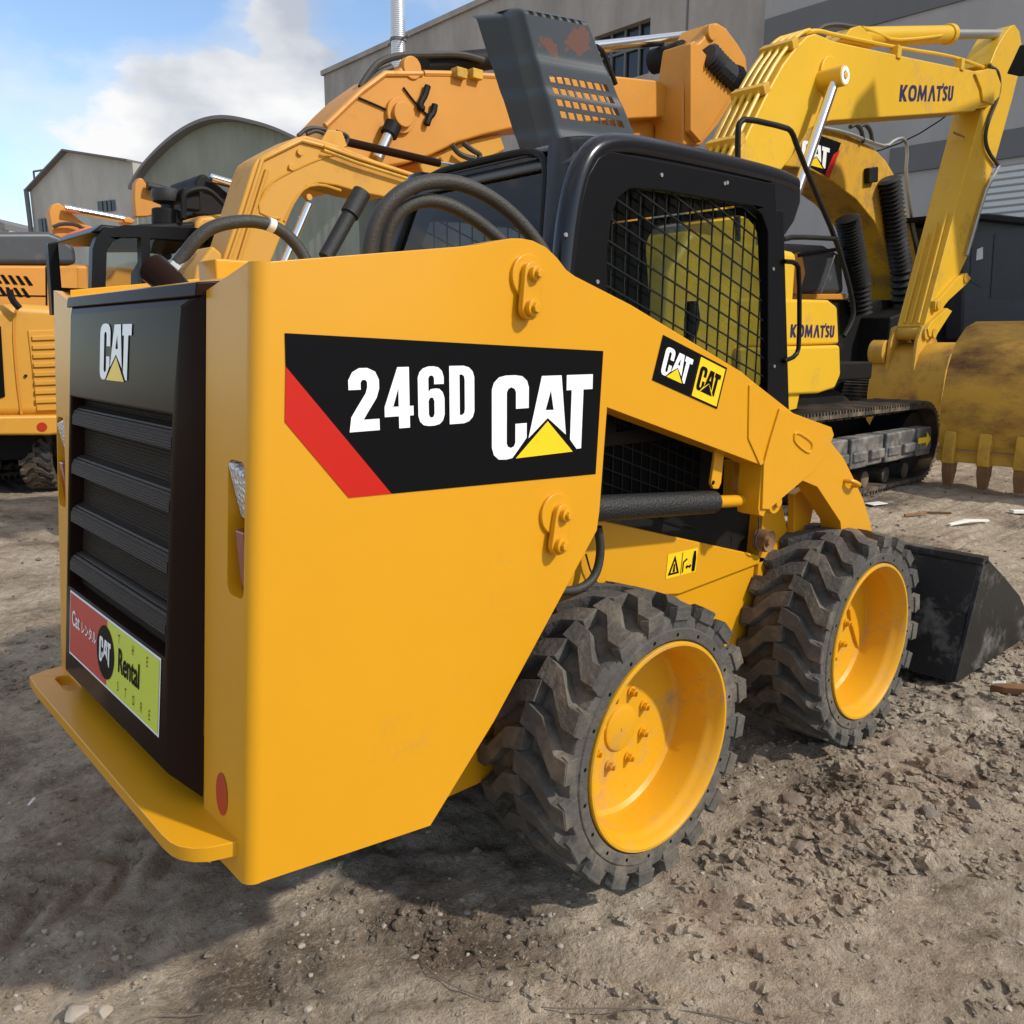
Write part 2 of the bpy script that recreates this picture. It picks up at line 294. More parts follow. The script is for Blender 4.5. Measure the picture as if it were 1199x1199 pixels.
# ================================================================== SKID STEER LOADER (x forward, y left, z up, wheels stand on z = 0)
SK = thing('skid_steer_loader', (0, 0, 0), 'glossy yellow skid steer loader with black cab and black bucket, in the foreground', 'skid steer loader')
YO = -.668
xr = lambda z: -1.053-(1.64-z)*.0753           # leaning rear face of the towers
RC = .03
def lift_arm(mir):
    top = [(xr(1.643)+RC, 1.643), (-.54, 1.707), (-.479, 1.721), (-.44, 1.729), (-.41, 1.731), (-.375, 1.729), (-.334, 1.718), (-.297, 1.697), (-.265, 1.671), (-.235, 1.658), (-.024, 1.597), (.507, 1.413), (.566, 1.385), (1.104, 1.149), (1.205, 1.085), (1.291, 1.006), (1.39, .91), (1.467, .81), (1.56, .64), (1.62, .45), (1.66, .25), (1.52, .2), (1.38, .42)]
    low = xz(YO, [(985, 612), (958, 571), (939, 563), (899, 596), (895, 606), (890, 604), (889, 596), (893, 546), (712, 478), (703, 600), (700, 622), (580, 845), (505, 968)])
    poly = top+low+[(xr(.434)+RC, .434)]
    mb = MB(); mb.prism(poly, YO, -.585, skip=(len(poly)-1,))
    zs = [.434, 1.643]
    rings = []
    for z in zs: rings.append([(xr(z)+RC-RC*math.sin(R(a)), YO+RC-RC*math.cos(R(a)), z) for a in range(0, 91, 15)])
    mb.loft(rings, closed=False, caps=False)
    # rear flange with the lamp pocket
    outer = [(YO+RC, 1.0), (YO+RC, 1.30), (-.455, 1.30), (-.455, 1.0)]
    mb.add([(xr(z), y, z) for y, z in ((YO+RC, .434), (YO+RC, 1.0), (-.455, 1.0), (-.455, .434))], [(0, 1, 2, 3)])
    mb.add([(xr(z), y, z) for y, z in ((YO+RC, 1.3), (YO+RC, 1.643), (-.455, 1.60), (-.455, 1.3))], [(0, 1, 2, 3)])
    hole = rrect(-.6365, -.562, 1.015, 1.28, .02)
    tris = tessellate_polygon([[Vector((p[0], p[1], 0)) for p in l] for l in (outer, hole)]); fl = outer+hole
    mb.add([(xr(z), y, z) for y, z in fl], [tuple(t) for t in tris])
    mb.loft([[(xr(z), y, z) for y, z in hole], [(xr(z)+.075, y, z) for y, z in hole]], True, False)
    mb.add([(xr(z)+.075, y, z) for y, z in hole], [tuple(range(24))])
    # inner wall, sloping top plate, floor
    mb.add([(xr(.44), -.455, .44), (xr(1.6), -.455, 1.6), (-.55, -.455, 1.69), (-.3, -.455, .5)], [(0, 1, 2, 3)])
    mb.add([(xr(1.643), YO+RC, 1.643), (xr(1.6), -.455, 1.6), (-.54, -.455, 1.69), (-.54, -.585, 1.704), (xr(1.643)+RC, YO+.002, 1.643)], [(0, 1, 2, 3, 4)])
    mb.add([(xr(.44), YO+RC, .44), (xr(.44), -.455, .44), (-.7, -.455, .44), (-.7, -.64, .44)], [(0, 1, 2, 3)])
    if mir: mb.mirror_y()
    arm = mb.build('lift_arm', 'yellow', SK, bevel=.005)
    sgn = -1 if mir else 1
    def sub(mb, name, m, bevel=0, **k):
        if mir: mb.mirror_y()
        return mb.build(name, m, arm, bevel=bevel, **k)
    # elbow plate, step plate, loop slot, lifting eye
    e = MB(); ep = xz(YO, [(912, 479), (972, 501), (975, 510), (966, 532), (952, 552), (939, 563), (899, 597), (891, 597), (893, 545), (901, 515)])
    e.prism(ep, YO-.009, YO+.004)
    sub(e, 'elbow_plate', 'yellow', .003)
    e = MB(); e.prism(xz(YO, [(882, 448), (886, 452), (882, 512), (895, 543), (890, 546), (876, 514), (877, 452)]), YO-.005, YO+.004); sub(e, 'weld_strip', 'yellow', .002)
    sl = zoomer(600, 270, 2.725); e = MB(); e.tube([(x, YO-.009, z) for x, z in xz(YO, sl([(893, 652), (905, 645), (940, 668), (952, 682), (946, 712), (925, 704), (893, 675), (893, 652)]))], .0055, 8, 1); sub(e, 'slot_boss', 'yellow', 0)
    e = MB(); q = onY(994, 566, YO); e.tube([(q.x-.03, YO, q.z+.01), (q.x-.025, YO-.03, q.z+.012), (q.x+.03, YO-.035, q.z-.01), (q.x+.04, YO, q.z-.015)], .009, 10, 1); sub(e, 'lifting_eye', 'yellow', 0)
    # pivot links
    for a, b, rb, bo in (((617, 322), (614, 362), .05, (617, 325)), ((653, 602), (648, 637), .052, (650, 602))):
        pa, pb, pc = onY(*a, YO), onY(*b, YO), onY(*bo, YO)
        e = MB(); e.prism(circ(pc.x, pc.z, rb, 32), YO-.010, YO+.004)
        d = (pb-pa); L = math.hypot(d.x, d.z); an = math.atan2(d.z, d.x); r = .027
        st = circ(pb.x, pb.z, r, 10, an-math.pi/2, an+math.pi/2)+circ(pa.x, pa.z, r, 10, an+math.pi/2, an+1.5*math.pi)
        e.prism(st, YO-.026, YO-.009)
        lk = sub(e, 'pivot_link', 'yellow', .003)
        for p, rr in ((pa, .017), (pb, .02)):
            e = MB(); e.cyl((p.x, YO-.025, p.z), (p.x, YO-.040, p.z), rr, 20); e.cyl((p.x, YO-.039, p.z), (p.x, YO-.050, p.z), rr*.62, 6)
            if mir: e.mirror_y()
            e.build('pivot_bolt', 'yellow', lk if False else arm, bevel=.002)
    # lamps in the pocket
    e = MB(); zc = 1.215
    e.obox((xr(zc)+.022, -.600, zc+.0), (.012, 0, .004), (0, .034, .008), (-.010, 0, .055)); sub(e, 'reversing_lamp', 'lamplens', .006)
    e = MB(); e.obox((xr(1.09)+.030, -.612, 1.085), (.022, 0, 0), (0, .022, 0), (-.003, 0, .062)); sub(e, 'tail_lamp', 'redlamp', .006)
    e = MB(); z = .585
    e.add([(xr(z+.046*math.sin(t))-.0015, -.548+.028*math.cos(t), z+.046*math.sin(t)) for t in np.linspace(0, 2*math.pi, 28, endpoint=False)], [tuple(range(28))])
    if mir: e.mirror_y()
    e.build('reflector_sticker', 'redrefl', arm, smooth=False, fixn=False)
    return arm
lm = mat('lamp_lens_faceted', (.62, .63, .64), .12, .2, coat=.6)
_n = lm.node_tree.nodes; _v = _n.new('ShaderNodeTexVoronoi'); _v.inputs['Scale'].default_value = 90; _t = _n.new('ShaderNodeTexCoord'); _b = _n.new('ShaderNodeBump'); _b.inputs['Strength'].default_value = 1; _b.inputs['Distance'].default_value = .006
lm.node_tree.links.new(_t.outputs['Object'], _v.inputs['Vector']); lm.node_tree.links.new(_v.outputs['Distance'], _b.inputs['Height']); lm.node_tree.links.new(_b.outputs['Normal'], _n['Principled BSDF'].inputs['Normal'])
M['lamplens'] = lm
ARM = lift_arm(False); ARM_L = lift_arm(True)

# ---- decals on the outer right face
def ydec(px, py, lift=0): return onY(px, py, YO)
F = Flat((0, YO, 0), (1, 0, 0), (0, 0, 1), (0, -1, 0))
dec = xz(YO, [(334, 391), (707, 412), (698, 556), (459, 579), (335, 430)])
F.poly(dec, (), .0015, 0)
F.poly(xz(YO, [(335, 430), (459, 579), (409, 584), (334, 495)]), (), .0015, 1)
a, b, c = onY(410, 507, YO), onY(410, 432, YO), onY(555, 503, YO)
h = b.z-a.z; F.text('246D', a.x, a.z, h, (c.x-a.x)/(h*2.10), .065, .003, 2)
a, b, c = onY(576, 541, YO), onY(576, 438, YO), onY(692, 535, YO)
h = (b.z-a.z)*.97; F.cat(a.x, a.z, h, 2, 3, (c.x-a.x)/(h*1.11), .003)
F.build('side_decal', ['blackvinyl', 'red', 'white', 'sunyellow'], SK)
O = onY(764, 446, YO); U = onY(840, 480, YO)-O; V = onY(777, 393, YO)-O; W, H = U.length, V.length
F = Flat(O, U.normalized(), V.normalized(), (0, -1, 0))
F.poly([(0, 0), (W*.56, 0), (W*.56, H), (0, H)], (), .0015, 0); F.poly([(W*.56, 0), (W, 0), (W, H), (W*.56, H)], (), .0015, 3)
bd = .006; F.poly([(W*.56, 0), (W, 0), (W, H), (W*.56, H)], [[(W*.56+bd, bd), (W-bd, bd), (W-bd, H-bd), (W*.56+bd, H-bd)]], .002, 0)
F.cat(W*.08, H*.2, H*.62, 2, 3, W*.40/(H*.62*1.11), .0025); F.cat(W*.61, H*.22, H*.56, 0, 0, W*.33/(H*.56*1.11), .0025)
F.build('arm_decal', ['blackvinyl', 'red', 'white', 'sunyellow'], SK)

# ---- chassis and lower body
mb = MB(); mb.prism([(-.98, .30), (1.40, .30), (1.52, .42), (1.45, .58), (1.072, .66), (.9, .70), (-.2, .80), (-.98, .80)], -.485, .485)
CH = mb.build('chassis', 'yellow', SK, bevel=.008)
mb = MB(); side = xz(-.5, [(690, 607), (704, 610), (907, 655), (797, 697), (690, 702), (560, 720), (560, 610)])
mb.prism(side, -.5, -.40); mb.build('chassis_plate', 'yellow', SK, bevel=.006)
mb = MB(); mb.prism([(x, z) for x, z in side], .40, .5); mb.build('chassis_plate', 'yellow', SK, bevel=.006)
mb = MB(); mb.prism([(-.98, .80), (.9, .70), (1.08, .72), (1.08, 1.30), (-.1, 1.30), (-.1, 1.60), (-.98, 1.585)], -.445, .445)
mb.build('body_shell', 'matte', SK, bevel=.008)
mb = MB(); mb.box(-.96, 1.0, -.30, .30, .24, .31); mb.build('belly_pan', 'matte', SK, bevel=.006)
# lower side screen
mb = MB(); mb.prism(rrect(.10, .62, .98, 1.27, .05), -.452, -.444); scr = mb.build('lower_screen', 'hole', SK)
mb = MB()
for i in range(12): mb.obox((.12+i*.045, -.455, 1.12), (.0025, 0, 0), (0, .0025, 0), (0, 0, .15))
for i in range(8): mb.obox((.36, -.458, .96+i*.045), (.26, 0, -.09), (0, .0025, 0), (0, 0, .0025))
mb.build('screen_bars', 'mesh', scr)
# warning sticker
p = [onY(*q, -.5) for q in ((780, 679), (815, 670), (818, 645), (783, 650))]
O = p[0]; U = p[1]-p[0]; V = p[3]-p[0]; F = Flat(O, U, V, (0, -1, 0))
F.poly([(0, 0), (1, 0), (1, 1), (0, 1)], (), .0015, 0)
F.poly([(.05, .12), (.42, .12), (.235, .9)], [[(.13, .2), (.34, .2), (.235, .7)]], .0025, 1)
F.poly([(.2, .22), (.27, .22), (.25, .55), (.22, .55)], (), .003, 1)
F.poly([(.47, .05), (.485, .05), (.485, .95), (.47, .95)], (), .003, 1)
F.poly([(.52, .1), (.55, .1), (.55, .5), (.66, .6), (.64, .68), (.52, .55)], (), .003, 1)
F.poly([(.62, .3), (.68, .4), (.68, .34), (.76, .34), (.76, .4), (.82, .3), (.76, .2), (.76, .26), (.68, .26), (.68, .2)], (), .003, 1)
F.poly([(.85, .05), (.95, .05), (.96, .6), (.93, .9), (.87, .9), (.84, .6)], (), .003, 1)
F.build('warning_sticker', ['sunyellow', 'blackvinyl'], SK)

# ---- lift cylinders, links, alarm, small hose
for s in (1, -1):
    c = MB().cyl((-.2, -.60*s, 1.067), (.49, -.60*s, 1.003), .037, 28).build('lift_cylinder', 'cylblack', SK, bevel=.004)
    MB().cyl((.48, -.60*s, 1.004), (.78, -.60*s, .974), .020, 20).build('cylinder_rod', 'yellow', c)
    e = MB(); e.cyl((.79, -.645*s, .972), (.79, -.555*s, .972), .042, 24); e.cyl((.79, -.66*s, .972), (.79, -.52*s, .972), .018, 16); e.build('cylinder_eye', 'yellow', c, bevel=.003)
e = MB(); q = xz(-.60, [(836, 526), (846, 529), (842, 566), (839, 573), (833, 573), (830, 567)]); e.prism(q, -.612, -.600); tb = e.build('arm_stop_lever', 'yellow', SK, bevel=.003)
p = onY(836, 566, -.612); MB().cyl((p.x, -.6135, p.z), (p.x, -.610, p.z), .007, 12).build('lever_hole', 'hole', tb)
e = MB(); e.prism(xz(-.5, [(860, 540), (905, 553), (918, 590), (905, 600), (858, 585)]), -.50, -.46); e.build('arm_cradle', 'yellow', SK, bevel=.004)
e = MB(); e.prism(xz(-.53, [(932, 580), (946, 570), (955, 590), (945, 640), (930, 640)]), -.53, -.50); e.prism(xz(-.53, [(905, 590), (925, 590), (935, 640), (925, 690), (895, 690)]), -.50, -.44); e.build('arm_support', 'yellow', SK, bevel=.004)
p = onY(897, 634, -.52); e = MB(); e.lathe([(.0, -.022), (.014, -.022), (.018, -.008), (.034, -.014), (.040, -.02), (.042, .0), (.04, .03), (0, .03)], p, (0, 1, 0), 28); e.build('warning_horn', 'rusty', SK)
MB().tube([onY(*q, -.53) for q in ((889, 607), (890, 620), (884, 636), (888, 646), (897, 644))], .003, 6, 2).build('horn_wire', 'hose', SK)
MB().tube([onY(*q, -.56) for q in ((701, 618), (705, 645), (700, 672), (688, 687), (668, 694), (640, 690))], .013, 10, 2).build('brake_hose', 'hose', SK)
MB().tube([onY(*q, -.52) for q in ((687, 650), (693, 672), (704, 690))], .003, 6, 1).build('cable', 'hose', SK)

# ---- rear door with grille
dx = lambda z: -1.081-.107*(1.573-z)
def dz(py, Y=.37):
    z = 1.2
    for _ in range(8): z = onX(85, py, dx(z)).z
    return z
zop0, zop1 = dz(690), dz(466)
mb = MB(); outer = [(-.386, .585), (.386, .585), (.386, 1.573), (-.386, 1.573)]; hole = [(-.352, zop0), (.372, zop0), (.372, zop1), (-.352, zop1)]
fl = outer+hole; tris = tessellate_polygon([[Vector((p[0], p[1], 0)) for p in l] for l in (outer, hole)])
mb.add([(dx(z), y, z) for y, z in fl], [tuple(t) for t in tris])
back = [(-1.137, -.452, .535), (-1.137, .452, .535), (-1.057, .452, 1.600), (-1.057, -.452, 1.600)]
mb.add([(dx(z), y, z) for y, z in outer]+back, [(0, 1, 5, 4), (1, 2, 6, 5), (2, 3, 7, 6), (3, 0, 4, 7)])
mb.loft([[(dx(z), y, z) for y, z in hole], [(dx(z)+.04, y, z) for y, z in hole]], True, False)
DOOR = mb.build('engine_door', 'blackgloss', SK, bevel=.006)
mb = MB(); mb.add([(dx(z)+.036, y, z) for y, z in hole], [(0, 1, 2, 3)]); mb.build('grille_core', 'grillecore', DOOR)
for y0 in (478, 536, 593, 651):
    zt = dz(y0); h = .055
    prof = [(.037, zt+.004), (.018, zt+.001), (.006, zt-.008), (.001, zt-.022), (.001, zt-.044), (.008, zt-.047), (.012, zt-.026), (.037, zt-.012)]
    mb = MB(); mb.prism([(dx(z)+d, z) for d, z in prof], -.350, .362); mb.build('grille_slat', 'slat', DOOR, angle=50)
# logo on the door panel
def dpt(px, py):
    z = 1.2
    for _ in range(10): P = onX(px, py, dx(z)); z = P.z
    return P
a, b, c = dpt(118.5, 445), dpt(118.5, 380), dpt(155, 443)
N = Vector((-1, 0, .107)).normalized()
V = Vector((.107, 0, 1)).normalized()
F = Flat(a, (0, -1, 0), V, N); h = b.z-a.z; F.cat(0, 0, h, 0, 1, (a.y-c.y)/(h*1.11), .002); F.build('door_lettering', ['white', 'sunyellow'], DOOR)
# rental sign
a, b = dpt(83.5, 772), dpt(83.5, 704); O = Vector((dx(.648), .345, .648)); W = .684; H = .180
F = Flat(O, (0, -1, 0), V, N)
F.poly([(0, 0), (W, 0), (W, H), (0, H)], (), .0015, 0)
m = .006; F.poly([(m, m), (W*.475, m), (W*.475, H-m), (m, H-m)], (), .0025, 1); F.poly([(W*.475, m), (W-m, m), (W-m, H-m), (W*.475, H-m)], (), .0025, 2)
F.poly([(W*.46+.068*math.cos(t), H*.5+.068*math.sin(t)) for t in np.linspace(0, 6.283, 36, endpoint=False)], (), .0035, 3)
F.cat(W*.46-.044, H*.5-.032, .066, 0, 3, 1.2, .0045)
F.font('Cat', .028, H*.50, .060, .8, .004, 0, .014)
F.font('レンタル', .112, H*.50, .037, .88, .004, 0, .014)
F.font('Rental', W*.60, H*.40, .082, .72, .004, 3, .022)
for i, ch in enumerate('THE'): F.font(ch, W*(.60+.14*i), H*.77, .034, .5, .004, 3)
for i, ch in enumerate('STORE'): F.font(ch, W*(.60+.078*i), H*.12, .034, .5, .004, 3)
F.build('rental_sign', ['white', 'signred', 'lime', 'blackvinyl'], DOOR)
mb = MB(); mb.prism([(-1.075, 1.588), (-1.02, 1.592), (-1.0, 1.622), (-1.07, 1.616)], -.445, .445); mb.build('hood_lip', 'blackgloss', SK, bevel=.004)
mb = MB(); mb.prism([(-1.02, 1.60), (-.98, 1.632), (-.55, 1.682), (-.13, 1.66), (-.13, 1.58), (-1.0, 1.575)], -.452, .452); mb.build('engine_hood', 'yellow', SK, bevel=.008)
# exhaust
pts = [onX(218, 352, -.93), onX(208, 340, -.935), onX(196, 328, -.945), onX(181, 316, -.96)]
mb = MB(); mb.tube(pts, [.034, .035, .037, .039], 24, 0); EX = mb.build('exhaust_pipe', 'blackgloss', SK)
d = (pts[-1]-pts[-2]).normalized(); mb = MB(); mb.cyl(pts[-1]+d*.0005, pts[-1]+d*.002, .034, 20); mb.build('pipe_mouth', 'hole', EX)
# hoses
def hose(Y0, Y1, pix, r, name='hydraulic_hose'):
    n = len(pix)-1; return MB().tube([onY(p[0], p[1], Y0+(Y1-Y0)*i/n) for i, p in enumerate(pix)], r, 14, 2).build(name, 'hose', SK)
hose(-.40, -.50, [(432, 325), (432, 300), (438, 268), (453, 240), (478, 220), (510, 212), (545, 216), (580, 234), (610, 260), (634, 290), (645, 310)], .0175)
hose(-.38, -.47, [(448, 325), (450, 300), (455, 270), (468, 248), (490, 236), (515, 236), (545, 249), (580, 275), (605, 300)], .0165)
HL = hose(.06, -.02, [(200, 320), (218, 298), (228, 284), (248, 266), (285, 259), (312, 262), (335, 273), (355, 296), (364, 318)], .0165)
a, b = onY(211, 309, .06), onY(221, 297, .06); e = MB(); e.cyl(a+(a-b)*.3, b, .021, 12); e.cyl(a+(a-b)*.9, a+(a-b)*.3, .025, 6); e.cyl(b, b+(b-a)*.35, .019, 16); e.build('hose_fitting', 'steel', HL, bevel=.002)
a, b = onY(315, 263, .0), onY(322, 266, .0); MB().cyl(a, b, .0176, 14).build('hose_tag', 'whiteplastic', HL)
e = MB(); e.box(-.86, -.70, -.05, .06, 1.63, 1.70); e.build('coupling_block', 'yellow', SK, bevel=.006)

# ---- bumper
def bump_plan():
    h = [(-1.243, .50), (-1.243, -.50), (-1.24, -.535), (-1.232, -.56), (-1.215, -.585), (-1.19, -.605), (-1.135, -.625), (-1.13, -.45), (-1.0, -.45), (-1.0, .45), (-1.13, .45), (-1.135, .625), (-1.19, .62), (-1.238, .60)]
    return h
mb = MB(); mb.prism(bump_plan(), .482, .515, 'z', holes=[rrect(-1.185, -1.145, .40, .54, .018)]); mb.build('rear_bumper', 'yellow', SK, bevel=.005)

# ---- wheels
def tyre_mesh():
    mb = MB()
    mb.lathe([(.299, -.148), (.305, -.156), (.334, -.157), (.338, -.152), (.352, -.151), (.362, -.149), (.368, -.135), (.368, 0), (.368, .135), (.362, .149), (.338, .152), (.334, .157), (.305, .156), (.299, .148)], (0, 0, 0), (0, 1, 0), 96, closed=True)
    N = 20; p = 2*math.pi/N
    for s in (-1, 1):
        for i in range(N):
            t0 = i*p+(p/2 if s > 0 else 0)
            st = [(-.163, .00, .56), (-.122, .04, .60), (-.056, .66, 1.20), (.012, .80, 1.36)]
            rings = []
            for y, lo, hi in st:
                crown = .410-.008*(abs(y)/.16)**2
                def pt(th, r, yy): a = t0+th*p; return (r*math.sin(a), yy*(-s) if s > 0 else yy, r*math.cos(a))
                tp = .05
                rings.append([pt(lo-tp*.6, .362, y), pt(hi+tp*.6, .362, y), pt(hi-tp, crown, y), pt(lo+tp, crown, y)])
            mb.loft(rings)
            # shoulder block on the side wall
            y0, y1 = -.163, -.140
            def pt(th, r, yy): a = t0+th*p; return (r*math.sin(a), yy*(-s) if s > 0 else yy, r*math.cos(a))
            mb.loft([[pt(.02, .338, y0+.010), pt(.54, .338, y0+.010), pt(.54, .399, y0-.002), pt(.02, .399, y0-.002)], [pt(-.04, .336, y1), pt(.60, .336, y1), pt(.59, .395, y1), pt(-.03, .395, y1)]])
    mb.k = 1
    for i in range(N):
        a = i*p+.07; r = .319
        for rr in ((.319, -.1575), (.352, -.1530)) if i % 2 == 0 else ((.319, -.1575),):
            c = Vector((rr[0]*math.sin(a), rr[1], rr[0]*math.cos(a))); mb.cyl(c, c+Vector((0, .003, 0)), .0058, 10)
    return mb
def make_wheel():
    rim = MB()
    rim.lathe([(.2985, -.150), (.2985, -.158), (.296, -.162), (.288, -.162), (.283, -.156), (.276, -.140), (.272, -.128), (.266, -.120), (.262, -.105), (.260, -.035), (.255, -.015), (.243, -.004), (.21, .0), (0, .0), (0, .012), (.25, .012), (.270, .0), (.275, .150), (.2985, .150)], (0, 0, 0), (0, 1, 0), 72)
    w = rim.build('wheel', 'yellow_rim', None, angle=30); w.location = (0, 0, 0)
    t = tyre_mesh().build('tyre', ['rubber', 'hole'], w, local=True, angle=25)
    md = t.modifiers.new('bevel', 'BEVEL'); md.width = .005; md.segments = 2; md.limit_method = 'ANGLE'; md.angle_limit = R(50)
    h = MB(); h.lathe([(0, -.010), (.058, -.010), (.066, -.007), (.070, .002)], (0, 0, 0), (0, 1, 0), 40); h.cyl((0, -.012, 0), (0, -.009, 0), .007, 12); h.build('hub_cap', 'yellow_rim', w, local=True)
    for i in range(8):
        a = R(20+45*i); c = Vector((.110*math.sin(a), 0, .110*math.cos(a)))
        h = MB(); h.cyl(c, c+Vector((0, -.006, 0)), .017, 16); h.cyl(c+Vector((0, -.006, 0)), c+Vector((0, -.020, 0)), .0125, 6); h.cyl(c+Vector((0, -.02, 0)), c+Vector((0, -.030, 0)), .007, 10)
        h.build('lug_nut', 'yellow_rim', w, local=True)
    return w
def copy_tree(o, parent=None):
    c = o.copy(); COL.objects.link(c)
    if parent is not None: c.parent = parent
    for ch in list(o.children): copy_tree(ch, c)
    return c
W0 = make_wheel(); W0.parent = SK
for i, (x, s, sp) in enumerate(((0, -1, 4), (1.249, -1, 20), (0, 1, 9), (1.249, 1, 31))):
    w = W0 if i == 0 else copy_tree(W0, SK)
    w.location = (x, .6555*s, .4055); w.rotation_euler = (0, R(sp), 0 if s < 0 else math.pi)
e = MB(); 
for x in (0, 1.249): e.cyl((x, -.655, .4055), (x, .655, .4055), .075, 20)
e.build('axle', 'matte', SK)

# ---- cab
ROOFP = [(.0, 1.98), (.022, 2.015), (.06, 2.04), (.135, 2.06), (.264, 2.074), (.646, 2.082), (.976, 2.082), (1.08, 2.075), (1.118, 2.06), (1.125, 2.04), (1.10, 2.025), (.10, 2.0), (.02, 1.98)]
mb = MB(); mb.prism(ROOFP, -.470, .470); CAB = mb.build('cab_roof', 'cabblack', SK, bevel=.035, seg=4)
for s in (-1, 1):
    mb = MB(); mb.prism([(.93, 2.04), (1.118, 2.05), (1.124, 1.99), (1.09, 1.92), (1.03, 1.865), (.955, 1.90)], s*.435, s*.472); mb.build('roof_visor', 'cabblack', SK, bevel=.012, seg=3)
def side_frame(s):
    out = [(-.045, 1.72), (-.025, 1.86), (.005, 1.945), (.04, 1.99), (.09, 2.015), (.93, 2.03), (.95, 1.95), (1.09, 1.33), (1.10, 1.20), (-.13, 1.20)]
    hole = [(.15, 1.24), (.093, 1.60), (.089, 1.764), (.107, 1.857), (.13, 1.90), (.177, 1.929), (.311, 1.939), (.80, 1.944), (.86, 1.925), (.904, 1.872), (.964, 1.373), (.97, 1.24)]
    mb = MB(); mb.prism(out, -.482, -.448, holes=[hole])
    if s > 0: mb.mirror_y()
    f = mb.build('side_frame', 'frameblack', SK, bevel=.004)
    mb = MB()
    for i in range(14): x = .13+i*.0605; mb.obox((x, -.458, 1.6), (.0022, 0, 0), (0, .002, 0), (0, 0, .36))
    for i in range(16):
        z0 = 1.30+i*.062; xa, xb = .07, .98
        mb.obox(((xa+xb)/2, -.464, z0-.148), ((xb-xa)/2, 0, -.148), (0, .002, 0), (0, 0, .0024))
    vs = mb
    if s > 0: vs.mirror_y()
    g = vs.build('window_mesh', 'mesh', f, smooth=False)
    bm = bmesh.new(); bm.from_mesh(g.data)
    for co, no in (((0, 0, 1.955), (0, 0, 1)), ((0, 0, 1.22), (0, 0, -1)), ((.98, 0, 1.4), (1, 0, .25)), ((.08, 0, 1.6), (-1, 0, 0))):
        bmesh.ops.bisect_plane(bm, geom=bm.verts[:]+bm.edges[:]+bm.faces[:], plane_co=co, plane_no=no, clear_outer=True)
    bm.to_mesh(g.data); bm.free()
    if s < 0:
        for q in ((775, 206), (849, 216), (663, 276), (700, 331), (906, 316), (907, 430), (852, 215)):
            p = onY(*q, -.482); e = MB(); e.cyl((p.x, -.482, p.z), (p.x, -.486, p.z), .006, 10); e.build('frame_bolt', 'steel', f)
    else:
        pass
    mb = MB(); mb.prism(hole, -.449, -.452) if False else None
    return f
side_frame(-1); side_frame(1)
mb = MB(); hole = [(.10, 1.22), (.06, 1.60), (.06, 1.9), (.177, 1.95), (.80, 1.96), (.93, 1.9), (1.0, 1.22)]
mb.add([(x, -.440, z) for x, z in hole], [tuple(range(len(hole)))]); mb.build('side_window', 'glass', SK, fixn=False)
mb = MB(); mb.add([(x, .440, z) for x, z in hole], [tuple(range(len(hole)))]); mb.build('side_window', 'glass', SK, fixn=False)
# rear pillars (rounded), rear window between them
rx = lambda z: -.075+(z-1.72)*.30             # window plane leans forward
for s in (1, -1):
    rings = []
    for z in (1.20, 1.45, 1.72, 1.82, 1.92, 1.97, 2.01, 2.04, 2.06):
        k = max(0, (z-1.93)/.13); ins = .07*k*k; ww = .375-(z-1.72)*.22 if z > 1.72 else .375
        x0 = rx(max(z, 1.6)); ys = -.481+ins*.6; xs = .03+ins*.5
        pts = [(x0+.035, -ww), (x0, -ww-.004), (x0-.004, -ww-.03)]
        cx, cy, r = x0+.085, ys+.085, .085
        pts += [(cx-r*math.cos(R(a)), cy-r*math.sin(R(a))) for a in (15, 30, 45, 60, 75, 90)]
        pts += [(max(cx, xs)+.05, ys), (max(cx, xs)+.05, ys+.03), (x0+.10, -ww)]
        rings.append([(x, y, z) for x, y in pts])
    mb = MB(); mb.loft(rings)
    if s < 0: mb.mirror_y()
    mb.build('rear_pillar', 'cabblack', SK, angle=60)
mb = MB(); wz = [(1.60, .374), (1.72, .374), (1.85, .344), (1.97, .318), (2.02, .29), (2.045, .23), (2.05, .12)]
ringr = [(rx(z)+.012, -y, z) for z, y in wz]+[(rx(z)+.012, y, z) for z, y in wz[::-1]]
mb.add(ringr, [tuple(range(len(ringr)))]); mb.build('rear_window', 'darkglass', SK, fixn=False)
mb = MB(); mb.tube([(rx(z)+.006, -y, z) for z, y in wz]+[(rx(z)+.006, y, z) for z, y in wz[::-1]], .011, 8, 1); mb.build('window_seal', 'matte', SK)
mb = MB(); mb.prism([(rx(2.045), 2.03), (rx(2.045)+.02, 2.055), (.2, 2.072), (.2, 2.03)], -.33, .33); mb.build('roof_header', 'cabblack', SK, bevel=.012, seg=3)
for s in (1, -1):
    MB().tube([(x, .449*s, z) for x, z in ((-.085, 1.40), (-.055, 1.72), (-.033, 1.86), (.0, 1.955), (.05, 2.015), (.13, 2.042), (.26, 2.052), (.65, 2.058), (.98, 2.058), (1.09, 2.045))], .034, 16, 2).build('rops_tube', 'cabblack', SK)
mb = MB(); mb.prism([(.03, 1.965), (.10, 1.985), (1.10, 2.005), (1.10, 2.015), (.10, 1.997), (.03, 1.98)], -.44, .44); mb.build('roof_reflection_mask', 'hole', SK)  # matte plate added so the roof underside does not mirror the yellow machine
